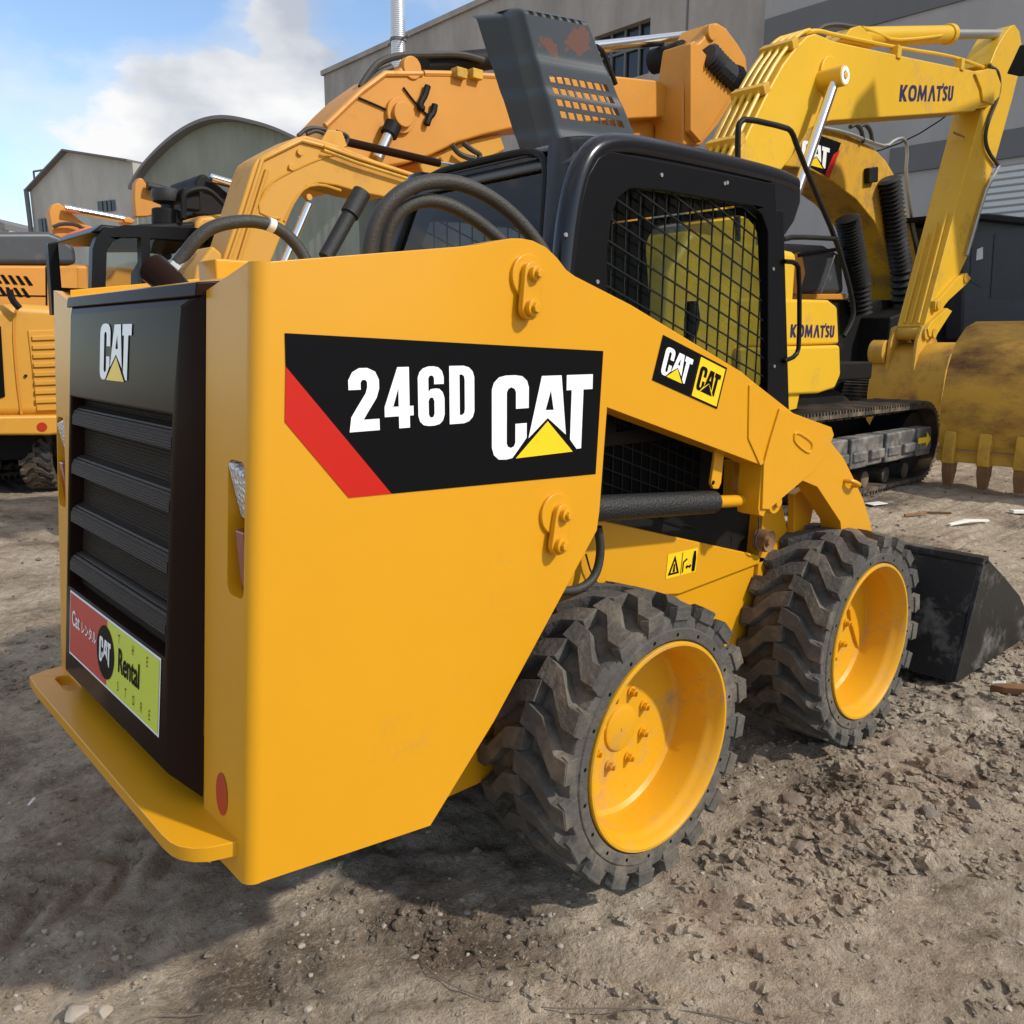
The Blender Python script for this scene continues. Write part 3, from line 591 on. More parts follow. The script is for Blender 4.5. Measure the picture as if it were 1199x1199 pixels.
# interior
mb = MB(); mb.box(.06, .50, -.26, .26, 1.28, 1.40); mb.prism([(.10, 1.36), (.24, 1.36), (.17, 1.68), (.10, 1.74), (.03, 1.70)], -.22, .22); mb.build('operator_seat', 'seat', SK, bevel=.03, seg=3)
for y in (-.33, .33):
    e = MB(); e.box(.35, .75, y-.06, y+.06, 1.30, 1.42); e.cyl((.68, y, 1.42), (.70, y, 1.54), .016, 10); e.tube([(.70, y, 1.53), (.705, y, 1.58), (.70, y, 1.64)], [.022, .028, .02], 12); e.build('joystick', 'matte', SK, bevel=.004)
mb = MB(); mb.tube([(.80, -.40, 1.42), (.84, -.2, 1.43), (.84, .2, 1.43), (.80, .40, 1.42)], .018, 10, 1); mb.build('lap_bar', 'matte', SK)
e = MB()
for y in (-.46, .46): e.prism([(.95, 1.95), (1.0, 1.95), (1.13, 1.25), (1.07, 1.25)], y-.02, y+.02)
e.box(.98, 1.10, -.44, .44, 1.24, 1.30); e.build('front_post', 'frameblack', SK, bevel=.006)
fx = lambda z: .985+(1.94-z)*.172
fo_ = [(-.44, 1.24), (.44, 1.24), (.44, 1.97), (-.44, 1.97)]; fh = rrect(-.41, .115, 1.30, 1.945, .09)
tr_ = tessellate_polygon([[Vector((p[0], p[1], 0)) for p in l] for l in (fo_, fh)]); fl_ = fo_+fh; mb = MB()
for d_ in (0, .03): mb.add([(fx(z)-.012-d_, y, z) for y, z in fl_], [tuple(t) for t in tr_])
mb.loft([[(fx(z)-.012, y, z) for y, z in fh], [(fx(z)-.042, y, z) for y, z in fh]], True, False); mb.loft([[(fx(z)-.012, y, z) for y, z in fo_], [(fx(z)-.042, y, z) for y, z in fo_]], True, False)
mb.build('front_door_frame', 'frameblack', SK)
mb = MB(); mb.add([(.99, -.44, 1.94), (.99, .44, 1.94), (1.10, .44, 1.30), (1.10, -.44, 1.30)], [(0, 1, 2, 3)]); mb.build('front_door_glass', 'dustyglass', SK, fixn=False)
MB().tube([onY(*q, -.49) for q in ((919, 307), (932, 308), (937, 316), (937, 405), (933, 418), (919, 424))], .0085, 10, 1).build('grab_handle', 'frameblack', SK)

# ---- bucket
YB = .845
SIDE = [(2.06, .015), (2.155, .28), (2.25, .545), (2.30, .545), (2.52, .43), (2.80, .275), (2.93, .17), (3.03, .03), (3.02, .012)]
mb = MB()
for s in (-1, 1): mb.prism(SIDE, s*YB, s*(YB-.022))
mb.prism([(2.062, .018), (2.248, .543), (2.275, .543), (2.16, .30), (2.15, .12), (2.20, .05), (2.30, .032), (3.10, .022), (3.10, .010), (2.30, .012)], -YB+.02, YB-.02)
mb.prism([(2.235, .530), (2.245, .562), (2.30, .562), (2.30, .530)], -YB, YB)
BK = mb.build('bucket', 'bucketblack', SK, bevel=.004)
mb = MB(); mb.prism([(1.60, .18), (2.06, .10), (2.20, .46), (1.95, .50), (1.75, .34)], -.55, .55); mb.build('bucket_coupler', 'matte', SK, bevel=.008)
# ================================================================== BACKGROUND MACHINES (each traced on its own plane, at its own distance, with real thickness)
def slab(th, name, Y, pix, depth, m, bevel=.015, seg=2, extra=()):
    mb = MB(); mb.prism(xz(Y, pix)+list(extra), Y, Y+depth); return mb.build(name, m, th, bevel=bevel, seg=seg)
def tubepx(th, name, Y, pix, r, m, n=10, sm=0): return MB().tube([onY(a, b, Y) for a, b in pix], r, n, sm).build(name, m, th)
def crawler(th, x0, x1, z1, y0, y1, m='track', z0=.02, guard=True):
    """one endless track between y0 and y1, with its frame and rollers"""
    r = (z1-z0)/2; zc = (z0+z1)/2; L = x1-x0-2*r; per = 2*L+2*math.pi*r; n = int(per/.175); mb = MB()
    def at(s):
        s %= per
        if s < L: return (x0+r+s, z1, 0)
        s -= L
        if s < math.pi*r: a = s/r; return (x1-r+r*math.sin(a), zc+r*math.cos(a), a)
        s -= math.pi*r
        if s < L: return (x1-r-s, z0, math.pi)
        s -= L; a = math.pi+s/r; return (x0+r+r*math.sin(a), zc+r*math.cos(a), a)
    for i in range(n):
        x, z, a = at(i*per/n); w = per/n*.47
        t = Vector((math.cos(a), 0, -math.sin(a))); nn = Vector((math.sin(a), 0, math.cos(a))); c = Vector((x, (y0+y1)/2, z)); hy = Vector((0, (y1-y0)/2, 0))
        mb.obox(c-nn*.03, t*w, hy, nn*.018)
        for k in (-.7, 0, .7): mb.obox(c+t*w*k-nn*.005, t*.012, hy*.99, nn*.024)
        mb.obox(c-nn*.07, t*w*.8, hy*.3, nn*.04)
    tr = mb.build('track', m, th, bevel=0)
    fr = MB(); fr.box(x0+r, x1-r, y0+.1, y1-.1, zc-.14, zc+.10); fr.build('track_frame', 'matte', th, bevel=.02)
    for k, x in enumerate(np.linspace(x0+r+.25, x1-r-.25, 7)):
        e = MB(); e.cyl((x, y0+.06, z0+.13), (x, y1-.06, z0+.13), .085, 16); e.build('track_roller', 'track', th, bevel=.008)
    for x, nm in ((x0+r, 'sprocket'), (x1-r, 'idler')):
        e = MB(); e.cyl((x, y0+.12, zc), (x, y1-.12, zc), r*.78, 24); e.cyl((x, y0+.05, zc), (x, y0+.12, zc), r*.35, 20); e.build(nm, 'matte', th, bevel=.01)

# ---------------- lemon excavator with blue lettering
KO = thing('crawler_excavator', (6, 3, 0), 'lemon yellow crawler excavator with dark blue lettering on its raised boom', 'excavator', 'excavators parked in the yard')
crawler(KO, 3.95, 8.05, .86, 1.62, 2.22); crawler(KO, 3.95, 8.05, .86, 3.75, 4.35)
mb = MB()
for i in range(6): x = 5.35+i*.36; mb.box(x, x+.33, 1.50-.02*(i % 2), 1.66, .34, .63); mb.box(x+.03, x+.30, 1.46, 1.52, .40, .50)
GU = mb.build('track_guard', 'guard', KO, bevel=.02)
F = Flat((7.18, 1.455, .40), (1, 0, 0), (0, 0, 1), (0, -1, 0)); F.poly([(-.1, .08), (.1, .08), (.1, .03), (.22, .11), (.1, .19), (.1, .14), (-.1, .14)], (), .004, 0); F.build('arrow_sticker', ['sunyellow'], KO)
mb = MB(); mb.prism([(4.2, .45), (7.8, .45), (7.3, .8), (6.8, 1.0), (5.2, 1.0), (4.7, .8)], 2.2, 3.75); mb.cyl((6, 3, .9), (6, 3, 1.18), .75, 32); mb.build('undercarriage', 'matte', KO, bevel=.03)
mb = MB(); mb.prism([(3.2, 1.2), (5.0, 1.15), (5.0, 2.25), (3.5, 2.3), (3.25, 2.0)], 1.75, 4.3); mb.build('engine_house', 'lemon', KO, bevel=.06, seg=3)
mb = MB(); mb.box(4.9, 7.1, 2.0, 4.25, 1.12, 1.3); mb.build('deck', 'matte', KO, bevel=.02)
up = xz(1.72, [(868, 350), (972, 352), (982, 360), (984, 404), (868, 408)])
mb = MB(); mb.prism(up, 1.72, 2.45); TB = mb.build('tool_box', 'lemon', KO, bevel=.03, seg=3)
mb = MB(); mb.prism(xz(1.68, [(868, 408), (985, 405), (986, 440), (979, 456), (960, 462), (868, 466)]), 1.68, 2.45); mb.build('side_skirt', 'lemon', KO, bevel=.03, seg=3)
mb = MB(); mb.prism(xz(1.72, [(920, 462), (938, 461), (934, 480), (918, 484)]), 1.72, 2.0); mb.build('step_bracket', 'lemon', KO, bevel=.01)
o = onY(926, 396, 1.72); e = onY(977, 397, 1.72); hh = onY(950, 381, 1.72).z-onY(950, 396, 1.72).z
F = Flat((0, 1.72, 0), (1, 0, 0), (0, 0, 1), (0, -1, 0)); F.text('KOMATSU', o.x, o.z, hh, (e.x-o.x)/(hh*(.70+.76+.93+.70+.56+.50+.52+.36)), .06, .004); F.build('box_lettering', ['navy'], KO)
YB0 = 2.75
bedge = [(180, 650), (235, 540), (262, 480), (300, 400), (345, 308), (395, 218), (440, 158), (478, 122), (505, 114)]
boom = Z3(bedge+[(530, 124), (560, 138), (780, 186), (1040, 240), (1090, 232), (1112, 246), (1124, 290), (1118, 330), (1098, 352), (1060, 358), (1035, 376), (800, 392), (560, 408), (520, 416), (480, 440), (455, 480), (425, 530), (390, 572), (330, 640), (250, 720)])
BOOM = slab(KO, 'boom', YB0, boom, .42, 'lemon', .02)
zz = lambda *p: Z3([p])[0]
q = xz(YB0, Z3([(185, 640), (335, 630)])); mb = MB(); mb.prism([q[0], q[1], (q[1][0]-.10, 1.24), (q[0][0]-.15, 1.24)], YB0+.04, YB0+.38); mb.build('boom_foot', 'lemon', KO, bevel=.02)
e = MB(); e.prism(xz(YB0-.03, Z3([(1040, 250), (1085, 232), (1108, 236), (1126, 285), (1120, 325), (1098, 350), (1066, 342), (1060, 300)])), YB0-.03, YB0+.01); e.build('boom_nose_plate', 'lemon', BOOM, bevel=.008)
e = MB(); q = onY(*zz(545, 262), YB0); e.prism(circ(q.x, q.z, .20, 28), YB0-.03, YB0+.02); e.build('pivot_boss', 'lemon', BOOM, bevel=.01)
p0, p1 = onY(*zz(783, 343), YB0), onY(*zz(962, 342), YB0); hh = onY(*zz(800, 285), YB0).z-onY(*zz(800, 343), YB0).z
F = Flat((0, YB0, 0), (p1-p0).normalized(), (0, 0, 1), (0, -1, 0)); F.o = p0
F.text('KOMATSU', 0, 0, hh, (p1-p0).length/(hh*(.70+.76+.93+.70+.56+.50+.52+.36)), .06, .004); F.build('boom_lettering', ['navy'], BOOM)
# pipes along the boom
tubepx(BOOM, 'boom_pipe', YB0+.06, Z3([(470, 112), (510, 104), (560, 118), (780, 164), (960, 190), (1065, 228)]), .022, 'lemon', 8, 2)
for k in range(4):
    e = xz(YB0, Z3(bedge)); MB().tube([(x-.045, YB0+.05+k*.085, z+.03) for x, z in e], .021, 8, 1).build('boom_pipe', 'lemon', BOOM)
for t in (2, 4, 6):
    x, z = xz(YB0, Z3([bedge[t]]))[0]; e = MB(); e.obox((x-.035, YB0+.18, z+.02), (.05, 0, .03), (0, .19, 0), (-.02, 0, .04)); e.build('pipe_clamp', 'oldyellow', BOOM, bevel=.008)
for q in ((772, 180), (985, 222)):
    p = onY(*zz(*q), YB0+.03); e = MB(); e.obox(p, (.05, 0, 0), (0, .05, 0), (0, 0, .07)); e.build('pipe_clamp', 'lemon', BOOM, bevel=.01)
# arm cylinder on top
a, b, c = onY(*zz(650, 128), 2.95), onY(*zz(955, 118), 2.95), onY(*zz(1135, 117), 2.95)
e = MB(); e.cyl(a, b, .105, 24); e.cyl(b-(b-a).normalized()*.12, b, .125, 24); CY = e.build('arm_cylinder', 'lemon', KO, bevel=.008)
MB().cyl(b, c, .06, 20).build('cylinder_rod', 'steel', CY)
slab(BOOM, 'cylinder_bracket', 2.82, Z3([(585, 140), (625, 96), (655, 88), (690, 120), (705, 160)]), .28, 'lemon', .01)
tubepx(CY, 'cylinder_pipe', 2.86, Z3([(660, 95), (720, 118), (760, 138), (850, 132), (925, 122)]), .02, 'lemon', 8, 1)
tubepx(BOOM, 'boom_hose', 2.86, Z3([(510, 105), (530, 90), (575, 84), (620, 92), (650, 96)]), .025, 'hose', 8, 1)
# boom lift cylinder
a, b = onY(*zz(572, 262), 2.58), onY(*zz(425, 690), 2.58)
e = MB(); e.cyl(a, b, .052, 20); RC_ = e.build('boom_cylinder_rod', 'chrome', KO)
e = MB(); e.cyl((a.x, 2.48, a.z), (a.x, 2.80, a.z), .10, 28); e.cyl((a.x, 2.465, a.z), (a.x, 2.482, a.z), .035, 12); e.build('rod_eye', 'lemon', RC_, bevel=.01)
F = Flat((a.x, 2.479, a.z), (1, 0, 0), (0, 0, 1), (0, -1, 0)); F.poly(circ(0, 0, .085, 28), (), .002, 0); F.poly([(-.04, .02), (0, .05), (.03, .0), (0, -.045), (-.02, -.02)], (), .003, 1); F.build('eye_cap', ['white', 'blackvinyl'], RC_)
# dipper arm
YA = 2.84
arm = Z3([(1062, 368), (1085, 360), (1112, 340), (1122, 300), (1118, 250), (1090, 215), (1110, 165), (1135, 120), (1160, 88), (1172, 85), (1188, 108), (1195, 150), (1197, 200), (1165, 330), (1112, 520), (1088, 600), (1015, 860), (935, 1030), (903, 1112), (868, 1098)])
AR = slab(KO, 'dipper_arm', YA, arm, .38, 'lemon', .015)
l0, l1 = Vector((*xz(YA, Z3([(1040, 430)]))[0], 0)), Vector((*xz(YA, Z3([(868, 1098)]))[0], 0))
for k in range(3): MB().tube([((l0.lerp(l1, t)).x-.02, YA+.09+k*.095, (l0.lerp(l1, t)).y) for t in (.42+.05*k, .7, .98)], .016, 8).build('arm_rib', 'lemon', AR)
e = MB(); e.obox(onY(*zz(985, 455), YA-.004), (.19, 0, 0), (0, .006, 0), (0, 0, .012)); e.build('weld_bead', 'rusty', AR)
tubepx(AR, 'arm_hose', YA-.04, Z3([(1085, 225), (1115, 240), (1122, 290), (1112, 340), (1085, 400), (1070, 460), (1080, 510), (1115, 556)]), .026, 'hose', 8, 2)
tubepx(AR, 'arm_pipe', YA-.05, Z3([(1118, 560), (1075, 640), (1050, 720), (1010, 860)]), .026, 'steel', 8)
slab(AR, 'bucket_link', YA-.06, Z3([(905, 1012), (925, 1000), (985, 930), (1010, 918), (1026, 935), (1010, 955), (950, 1010), (930, 1035), (905, 1040)]), .06, 'lemon', .008)
slab(AR, 'bucket_link', YA-.06, Z3([(880, 1105), (890, 1085), (945, 1035), (962, 1045), (920, 1110), (905, 1135), (885, 1130)]), .06, 'lemon', .008)
for q in ((920, 1025), (1010, 935), (905, 1120)):
    p = onY(*zz(*q), YA-.08); e = MB(); e.cyl(p, p+Vector((0, .14, 0)), .07, 16); e.build('link_pin', 'oldyellow', AR, bevel=.008)
# its bucket, curled under the arm, mouth towards the machine
XK = 10.15
prof = [(XK+.05, .22), (XK-.02, .45), (XK-.05, .80), (XK-.01, 1.12), (XK+.09, 1.33), (XK+.28, 1.47), (XK+.55, 1.50), (XK+.95, 1.38)]
inn = [(x+(XK+.6-x)*.07, z+(.85-z)*.07) for x, z in prof]
mb = MB(); mb.prism(prof+inn[::-1], 2.45, 3.42); mb.prism(prof+[(XK+.7, .6)], 2.42, 2.46); mb.prism(prof+[(XK+.7, .6)], 3.41, 3.45)
for y in (2.84, 3.20): mb.prism([(XK-.02, 1.10), (XK+.02, 1.52), (XK+.15, 1.72), (XK+.40, 1.74), (XK+.75, 1.45), (XK+.3, 1.42)], y, y+.05)
mb.cyl((XK+.22, 2.80, 1.62), (XK+.22, 3.29, 1.62), .09, 20); mb.cyl((XK+.06, 3.26, 1.36), (XK+.06, 3.47, 1.36), .17, 20)
mb.build('bucket', 'bucketyellow', KO, bevel=.012)
# handrail on the front corner
for pts in ([(243, 600), (243, 432), (250, 412), (270, 400), (405, 430), (425, 445), (440, 490), (500, 640), (570, 800), (612, 940), (633, 1040), (625, 1085), (598, 1130)], [(395, 805), (430, 796), (572, 803)]):
    tubepx(KO, 'handrail', 1.80, Z3(pts), .022, 'matte', 10, 1)
tubepx(KO, 'handrail', 1.80, Z3([(243, 600), (243, 900)]), .022, 'matte', 8)
# raised engine cover (dark moulded tray with louvres)
A_, B_, C_ = atD(598, 2, 6.0), atD(690, 20, 6.15), atD(652, 230, 6.35)
Uh = (B_-A_); Wh = Uh.length; Uh.normalize(); Vh = (C_-A_); Vh -= Uh*Vh.dot(Uh)*.0; Hh = Vh.length; Vh.normalize(); Nh = Uh.cross(Vh).normalized()
if Nh.dot(Vector(CP)-A_) < 0: Nh = -Nh
def hp(u, v, w=0): return A_+Uh*(u*Wh*(1+.52*v))+Vh*(v*Hh)+Nh*w
mb = MB(); gu, gv = 48, 80
def hz(u, v):
    z = 0
    for s0 in (.27, .44, .66, .82): z += .022/(1+math.exp(-(v-s0)*90))
    return z-.16*max(0, 1-u/.16)**2-.10*max(0, 1-(1-u)/.06)**2-.08*max(0, 1-v/.05)**2
vs = [hp(i/gu, j/gv, hz(i/gu, j/gv)) for j in range(gv+1) for i in range(gu+1)]
fs = []
for j in range(gv):
    for i in range(gu):
        if 28 <= j < 46 and 11 <= i < 43 and (j-28) % 5 < 3 and (i-11) % 4 < 3: continue
        if 1 < j < 4 and 10 <= i < 42 and i % 5 < 3: continue
        k = j*(gu+1)+i; fs.append((k, k+1, k+gu+2, k+gu+1))
mb.add(vs, fs)
lv = [hp(i/gu, 0, hz(i/gu, 0)) for i in range(gu+1)]; mb.loft([lv, [p-Nh*.10-Vh*.01-Uh*.05 for p in lv]], False, False)
for u in (0, 1):
    lv = [hp(u, j/gv, hz(u, j/gv)) for j in range(gv+1)]; mb.loft([lv, [p-Nh*.14+Uh*((-.20+.10*j/gv) if u == 0 else .02) for j, p in enumerate(lv)]], False, False)
hm = mat('moulded_hood_grey', (.036, .042, .048), .42, var=.12, vscale=5, bump=.06, bscale=90)
nt = hm.node_tree; N = nt.nodes; L = nt.links
geo = N.new('ShaderNodeTexCoord'); rustf = None
for (u, v, r) in ((.36, .185, .10), (.72, .15, .115)):
    c = hp(u, v)-Vector((6, 3, 0)); vm = N.new('ShaderNodeVectorMath'); vm.operation = 'DISTANCE'; vm.inputs[1].default_value = c; L.new(geo.outputs['Object'], vm.inputs[0])
    nz = N.new('ShaderNodeTexNoise'); nz.inputs['Scale'].default_value = 7 if u < .5 else 11; nz.inputs['Detail'].default_value = 6; L.new(geo.outputs['Object'], nz.inputs['Vector'])
    ma = N.new('ShaderNodeMath'); ma.operation = 'MULTIPLY_ADD'; ma.inputs[1].default_value = .55 if u < .5 else .30; L.new(nz.outputs['Fac'], ma.inputs[0]); L.new(vm.outputs['Value'], ma.inputs[2])
    lt = N.new('ShaderNodeMath'); lt.operation = 'LESS_THAN'; lt.inputs[1].default_value = r+(.225 if u < .5 else .135); L.new(ma.outputs[0], lt.inputs[0])
    if rustf is None: rustf = lt.outputs[0]
    else:
        mxm = N.new('ShaderNodeMath'); mxm.operation = 'MAXIMUM'; L.new(rustf, mxm.inputs[0]); L.new(lt.outputs[0], mxm.inputs[1]); rustf = mxm.outputs[0]
mc = N.new('ShaderNodeMix'); mc.data_type = 'RGBA'; mc.inputs['B'].default_value = (.13, .045, .02, 1)
old = N['Principled BSDF'].inputs['Base Color'].links[0].from_socket; L.new(old, mc.inputs['A']); L.new(rustf, mc.inputs['Factor']); L.new(mc.outputs['Result'], N['Principled BSDF'].inputs['Base Color'])
hd = mb.build('engine_cover', hm, KO, smooth=False)
for u_ in (.2, .8): p = hp(u_, .97, -.02); MB().tube([p, Vector((3.62, min(4.1, max(1.9, p.y)), 2.24))], .03, 8).build('cover_hinge', 'matte', KO)
md = hd.modifiers.new('solid', 'SOLIDIFY'); md.thickness = .012
tubepx(KO, 'cover_stay', 3.0, [(699, 55), (708, 62), (716, 84), (722, 100)], .02, 'matte', 8, 1)

# ---------------- excavator behind it, boom curving away, black and red decal
EX2 = thing('crawler_excavator', (15, 5.3, 0), 'yellow crawler excavator with black and red decal on its curved boom, right background', 'excavator', 'excavators parked in the yard')
b2 = Z3([(400, 400), (470, 395), (540, 428), (620, 455), (700, 498), (740, 540), (770, 590), (800, 670), (825, 780), (850, 900), (870, 1090), (790, 1095), (782, 1000), (768, 930), (742, 835), (700, 745), (640, 672), (560, 612), (480, 570), (400, 560)])
BM2 = slab(EX2, 'boom', 5.0, b2, .75, 'oldyellow', .03)
p = [onY(*q, 5.0) for q in Z3([(470, 555), (500, 450), (588, 482), (548, 598)])]
F = Flat((0, 5.0, 0), (1, 0, 0), (0, 0, 1), (0, -1, 0)); F.poly([(q.x, q.z) for q in p], (), .006, 0)
F.poly(xz(5.0, Z3([(532, 592), (562, 520), (584, 505), (548, 600)])), (), .01, 1)
p0, p1 = onY(*zz(452, 548), 5.0), onY(*zz(545, 552), 5.0); hh = onY(*zz(480, 470), 5.0).z-onY(*zz(480, 548), 5.0).z
F.cat(p0.x, p0.z, hh*1.0, 2, 3, (p1.x-p0.x)/(hh*1.11), .012); F.build('boom_decal', ['blackvinyl', 'red', 'white', 'sunyellow'], BM2)
e = MB(); q = onY(*zz(690, 590), 4.95); e.obox(q, (.16, 0, .03), (0, .05, 0), (-.02, 0, .12)); e.build('work_lamp', 'matte', BM2, bevel=.02)
for x0, x1, yo in ((755, 790, 0), (615, 650, 130)):
    pts = [onY(*q, 4.85) for q in Z3([(x0-5, 600+yo), (x0+8, 700+yo*.8), (x1-15, 800+yo*.6), (x1, 900+yo*.4), (x1+5, 1060)])]
    mb = MB(); path = []
    for a, b in zip(pts, pts[1:]): path += [a.lerp(b, t) for t in np.linspace(0, 1, 14, endpoint=False)]
    mb.tube(path, [.20 if i % 2 else .14 for i in range(len(path))], 14); mb.build('cylinder_bellows', 'cylblack', EX2, angle=20)
tubepx(EX2, 'boom_pipe', 4.95, Z3([(520, 430), (600, 445), (690, 480), (740, 495), (770, 470), (800, 465), (812, 500), (805, 590), (830, 760), (850, 840)]), .03, 'steel', 8, 1)
for q in ((640, 420), (670, 420)): tubepx(EX2, 'boom_hose', 4.95, Z3([(q[0]-20, 428), (q[0], 418), (q[0]+18, 440), (q[0]+24, 480)]), .035, 'hose', 8, 1)
mb = MB(); mb.prism(xz(4.2, [(1128, 400), (1132, 262), (1160, 250), (1260, 262), (1270, 400)]), 4.2, 5.3); CB2 = mb.build('operator_cab', 'darkgrey', EX2, bevel=.05)
F = Flat((0, 4.2, 0), (1, 0, 0), (0, 0, 1), (0, -1, 0)); F.poly(xz(4.2, [(1136, 330), (1139, 275), (1152, 268), (1150, 338)]), (), .01, 0); F.poly(xz(4.2, [(1160, 350), (1165, 275), (1195, 265), (1235, 270), (1235, 350)]), (), .01, 0); F.poly(xz(4.2, [(1143, 306), (1144, 293), (1151, 290), (1151, 304)]), (), .014, 1); F.build('cab_window', ['fogglass2', 'whiteplastic'], CB2)
mb = MB(); mb.prism(xz(4.1, [(1122, 250), (1260, 262), (1260, 270), (1122, 256)]), 4.0, 5.5); mb.build('canopy', 'matte', EX2, bevel=.02)
mb = MB(); mb.prism(xz(4.5, [(1035, 470), (1045, 372), (1130, 340), (1280, 350), (1290, 480)]), 4.5, 6.6); mb.build('engine_house', 'matte', EX2, bevel=.05)
crawler(EX2, 12.2, 17.0, .95, 4.2, 4.9); crawler(EX2, 12.2, 17.0, .95, 6.2, 6.9)

# ---------------- grey machine housing between cab and boom
GH = thing('parked_excavator', (9.5, 5.6, 0), 'grey topped excavator body with an orange edge, glimpsed behind the handrail', 'excavator', 'excavators parked in the yard')
mb = MB(); mb.prism(xz(5.0, [(900, 345), (903, 292), (915, 285), (968, 288), (988, 300), (990, 345)]), 5.0, 6.4); mb.build('engine_cover', 'darkgrey', GH, bevel=.08, seg=3)
mb = MB(); mb.prism(xz(4.98, [(895, 345), (992, 345), (992, 352), (895, 352)]), 4.98, 6.4); mb.build('deck_edge', 'orange', GH, bevel=.02)
mb = MB(); mb.prism(xz(5.0, [(895, 352), (1060, 352), (1060, 480), (895, 480)]), 5.05, 6.4); mb.build('chassis', 'matte', GH, bevel=.03)
e = MB(); e.prism(xz(4.9, [(922, 330), (930, 300), (940, 296), (945, 320), (938, 346), (922, 346)]), 4.9, 5.0); e.build('side_bracket', 'orange', GH, bevel=.03)
tubepx(GH, 'stay_rod', 4.9, [(962, 345), (978, 300)], .012, 'steel', 6); tubepx(GH, 'stay_rod', 4.9, [(935, 300), (1000, 290)], .03, 'matte', 8)

# ---------------- long orange excavator (left of the cab), boom reaching right behind everything
OR = thing('crawler_excavator', (4.5, 5.7, 0), 'orange crawler excavator with a long flat boom reaching behind the raised grey cover', 'excavator', 'excavators parked in the yard')
ob = Z2([(-60, 560), (10, 440), (70, 375), (130, 318), (215, 258), (262, 250), (285, 225), (315, 212), (340, 222), (350, 262), (560, 268), (700, 272), (1040, 270), (1180, 285), (1232, 320), (1240, 400), (1225, 480), (1190, 415), (1090, 420), (660, 455), (560, 478), (470, 505), (380, 548), (300, 575), (150, 600), (40, 680)])
OB = slab(OR, 'boom', 5.4, ob, .62, 'orange', .03)
z2 = lambda *p: Z2([p])[0]
e = MB(); q = onY(*z2(264, 410), 5.4)
for r, d in ((.17, .05), (.12, .10)): e.cyl((q.x, 5.4-d, q.z), (q.x, 5.45, q.z), r, 28)
e.build('pivot_boss', 'orange', OB, bevel=.01)
a, b = onY(*z2(245, 440), 5.3), onY(*z2(190, 560), 5.3)
e = MB(); e.cyl(a, a.lerp(b, .3), .085, 18); e.build('rod_collar', 'matte', OB); MB().cyl(a.lerp(b, .25), b, .055, 18).build('boom_cylinder_rod', 'chrome', OB)
e = MB(); q = onY(*z2(313, 240), 5.38); e.cyl(q, q+Vector((0, .1, 0)), .11, 24); e.build('pivot_pin', 'orange', OB, bevel=.01)
tubepx(OB, 'boom_pipe', 5.42, Z2([(350, 262), (470, 264), (520, 268), (600, 272)]), .035, 'orange', 8)
for q in ((475, 262), (530, 266)): 
    p = onY(*z2(*q), 5.38); e = MB(); e.obox(p, (.07, 0, 0), (0, .06, 0), (0, 0, .05)); e.build('pipe_clamp', 'oldyellow', OB, bevel=.01)
for pts in ([(365, 305), (355, 340), (345, 355), (335, 380), (350, 385)], [(390, 370), (385, 400), (370, 415), (362, 440)]): tubepx(OB, 'grease_hose', 5.36, Z2(pts), .035, 'matte', 8, 1)
for pts in ([(120, 345), (180, 370), (235, 395)], [(280, 310), (310, 350), (340, 385), (375, 415)]): tubepx(OB, 'grease_line', 5.385, Z2(pts), .010, 'matte', 6, 1)
tubepx(OB, 'boom_edge', 5.40, Z2([(5, 445), (130, 325), (215, 262), (345, 262)]), .03, 'orange', 8)
a, b, c = onY(*z2(350, 235), 5.75), onY(*z2(780, 190), 5.75), onY(*z2(1310, 128), 5.75)
CY2 = MB().cyl(a, b, .11, 20).build('arm_cylinder', 'matte', OR); MB().cyl(b, c, .075, 20).build('cylinder_rod', 'chrome', CY2)
for pts in ([(130, 310), (160, 260), (200, 215), (280, 195), (370, 195), (480, 192), (560, 215)], [(150, 300), (190, 260), (240, 240)]): tubepx(OR, 'hydraulic_hose', 5.6, Z2(pts), .035, 'hose', 8, 2)
oa = Z3([(60, 330), (90, 140), (112, 146), (128, 130), (150, 82), (175, 78), (205, 96), (245, 150), (272, 195), (276, 240), (240, 320), (180, 420), (120, 490), (60, 490)])
OA = slab(OR, 'dipper_arm', 5.1, oa, .48, 'orange', .03)
slab(OA, 'arm_side_plate', 5.0, Z3([(85, 150), (98, 138), (215, 280), (225, 318), (120, 480), (85, 440)]), .1, 'orange', .015)
mb = MB(); pts = [onY(*q, 5.0) for q in Z3([(140, 185), (175, 225), (215, 262), (240, 268)])]
path = []
for a, b in zip(pts, pts[1:]): path += [a.lerp(b, t) for t in np.linspace(0, 1, 8, endpoint=False)]
mb.tube(path, [.17 if i % 2 else .13 for i in range(len(path))], 12); mb.build('hose_sleeve', 'cylblack', OA, angle=20)
e = MB(); q = onY(*zz(160, 110), 5.06); e.cyl(q, q+Vector((0, .1, 0)), .10, 20); e.build('pivot_pin', 'orange', OA, bevel=.01)
q = onY(*zz(60, 180), 5.4); MB().cyl(q, q+Vector((0, .5, 0)), .16, 20).build('rod_end', 'matte', OA)
slab(OR, 'bucket_linkage', 5.6, [(742, 130), (785, 125), (793, 165), (770, 168), (765, 300), (735, 300)], .3, 'orange', .02)
mb = MB(); mb.box(2.6, 6.0, 5.0, 7.4, 1.1, 2.2); mb.build('engine_house', 'orange', OR, bevel=.05); mb = MB(); mb.box(2.9, 5.8, 5.2, 7.2, .5, 1.1); mb.build('undercarriage', 'matte', OR, bevel=.05)
crawler(OR, 2.4, 6.4, .85, 4.8, 5.4); crawler(OR, 2.4, 6.4, .85, 7.0, 7.6)
slab(OR, 'boom_foot', 5.5, Z2([(330, 570), (480, 500), (620, 470), (640, 530), (500, 600), (360, 640)]), .5, 'orange2', .03)
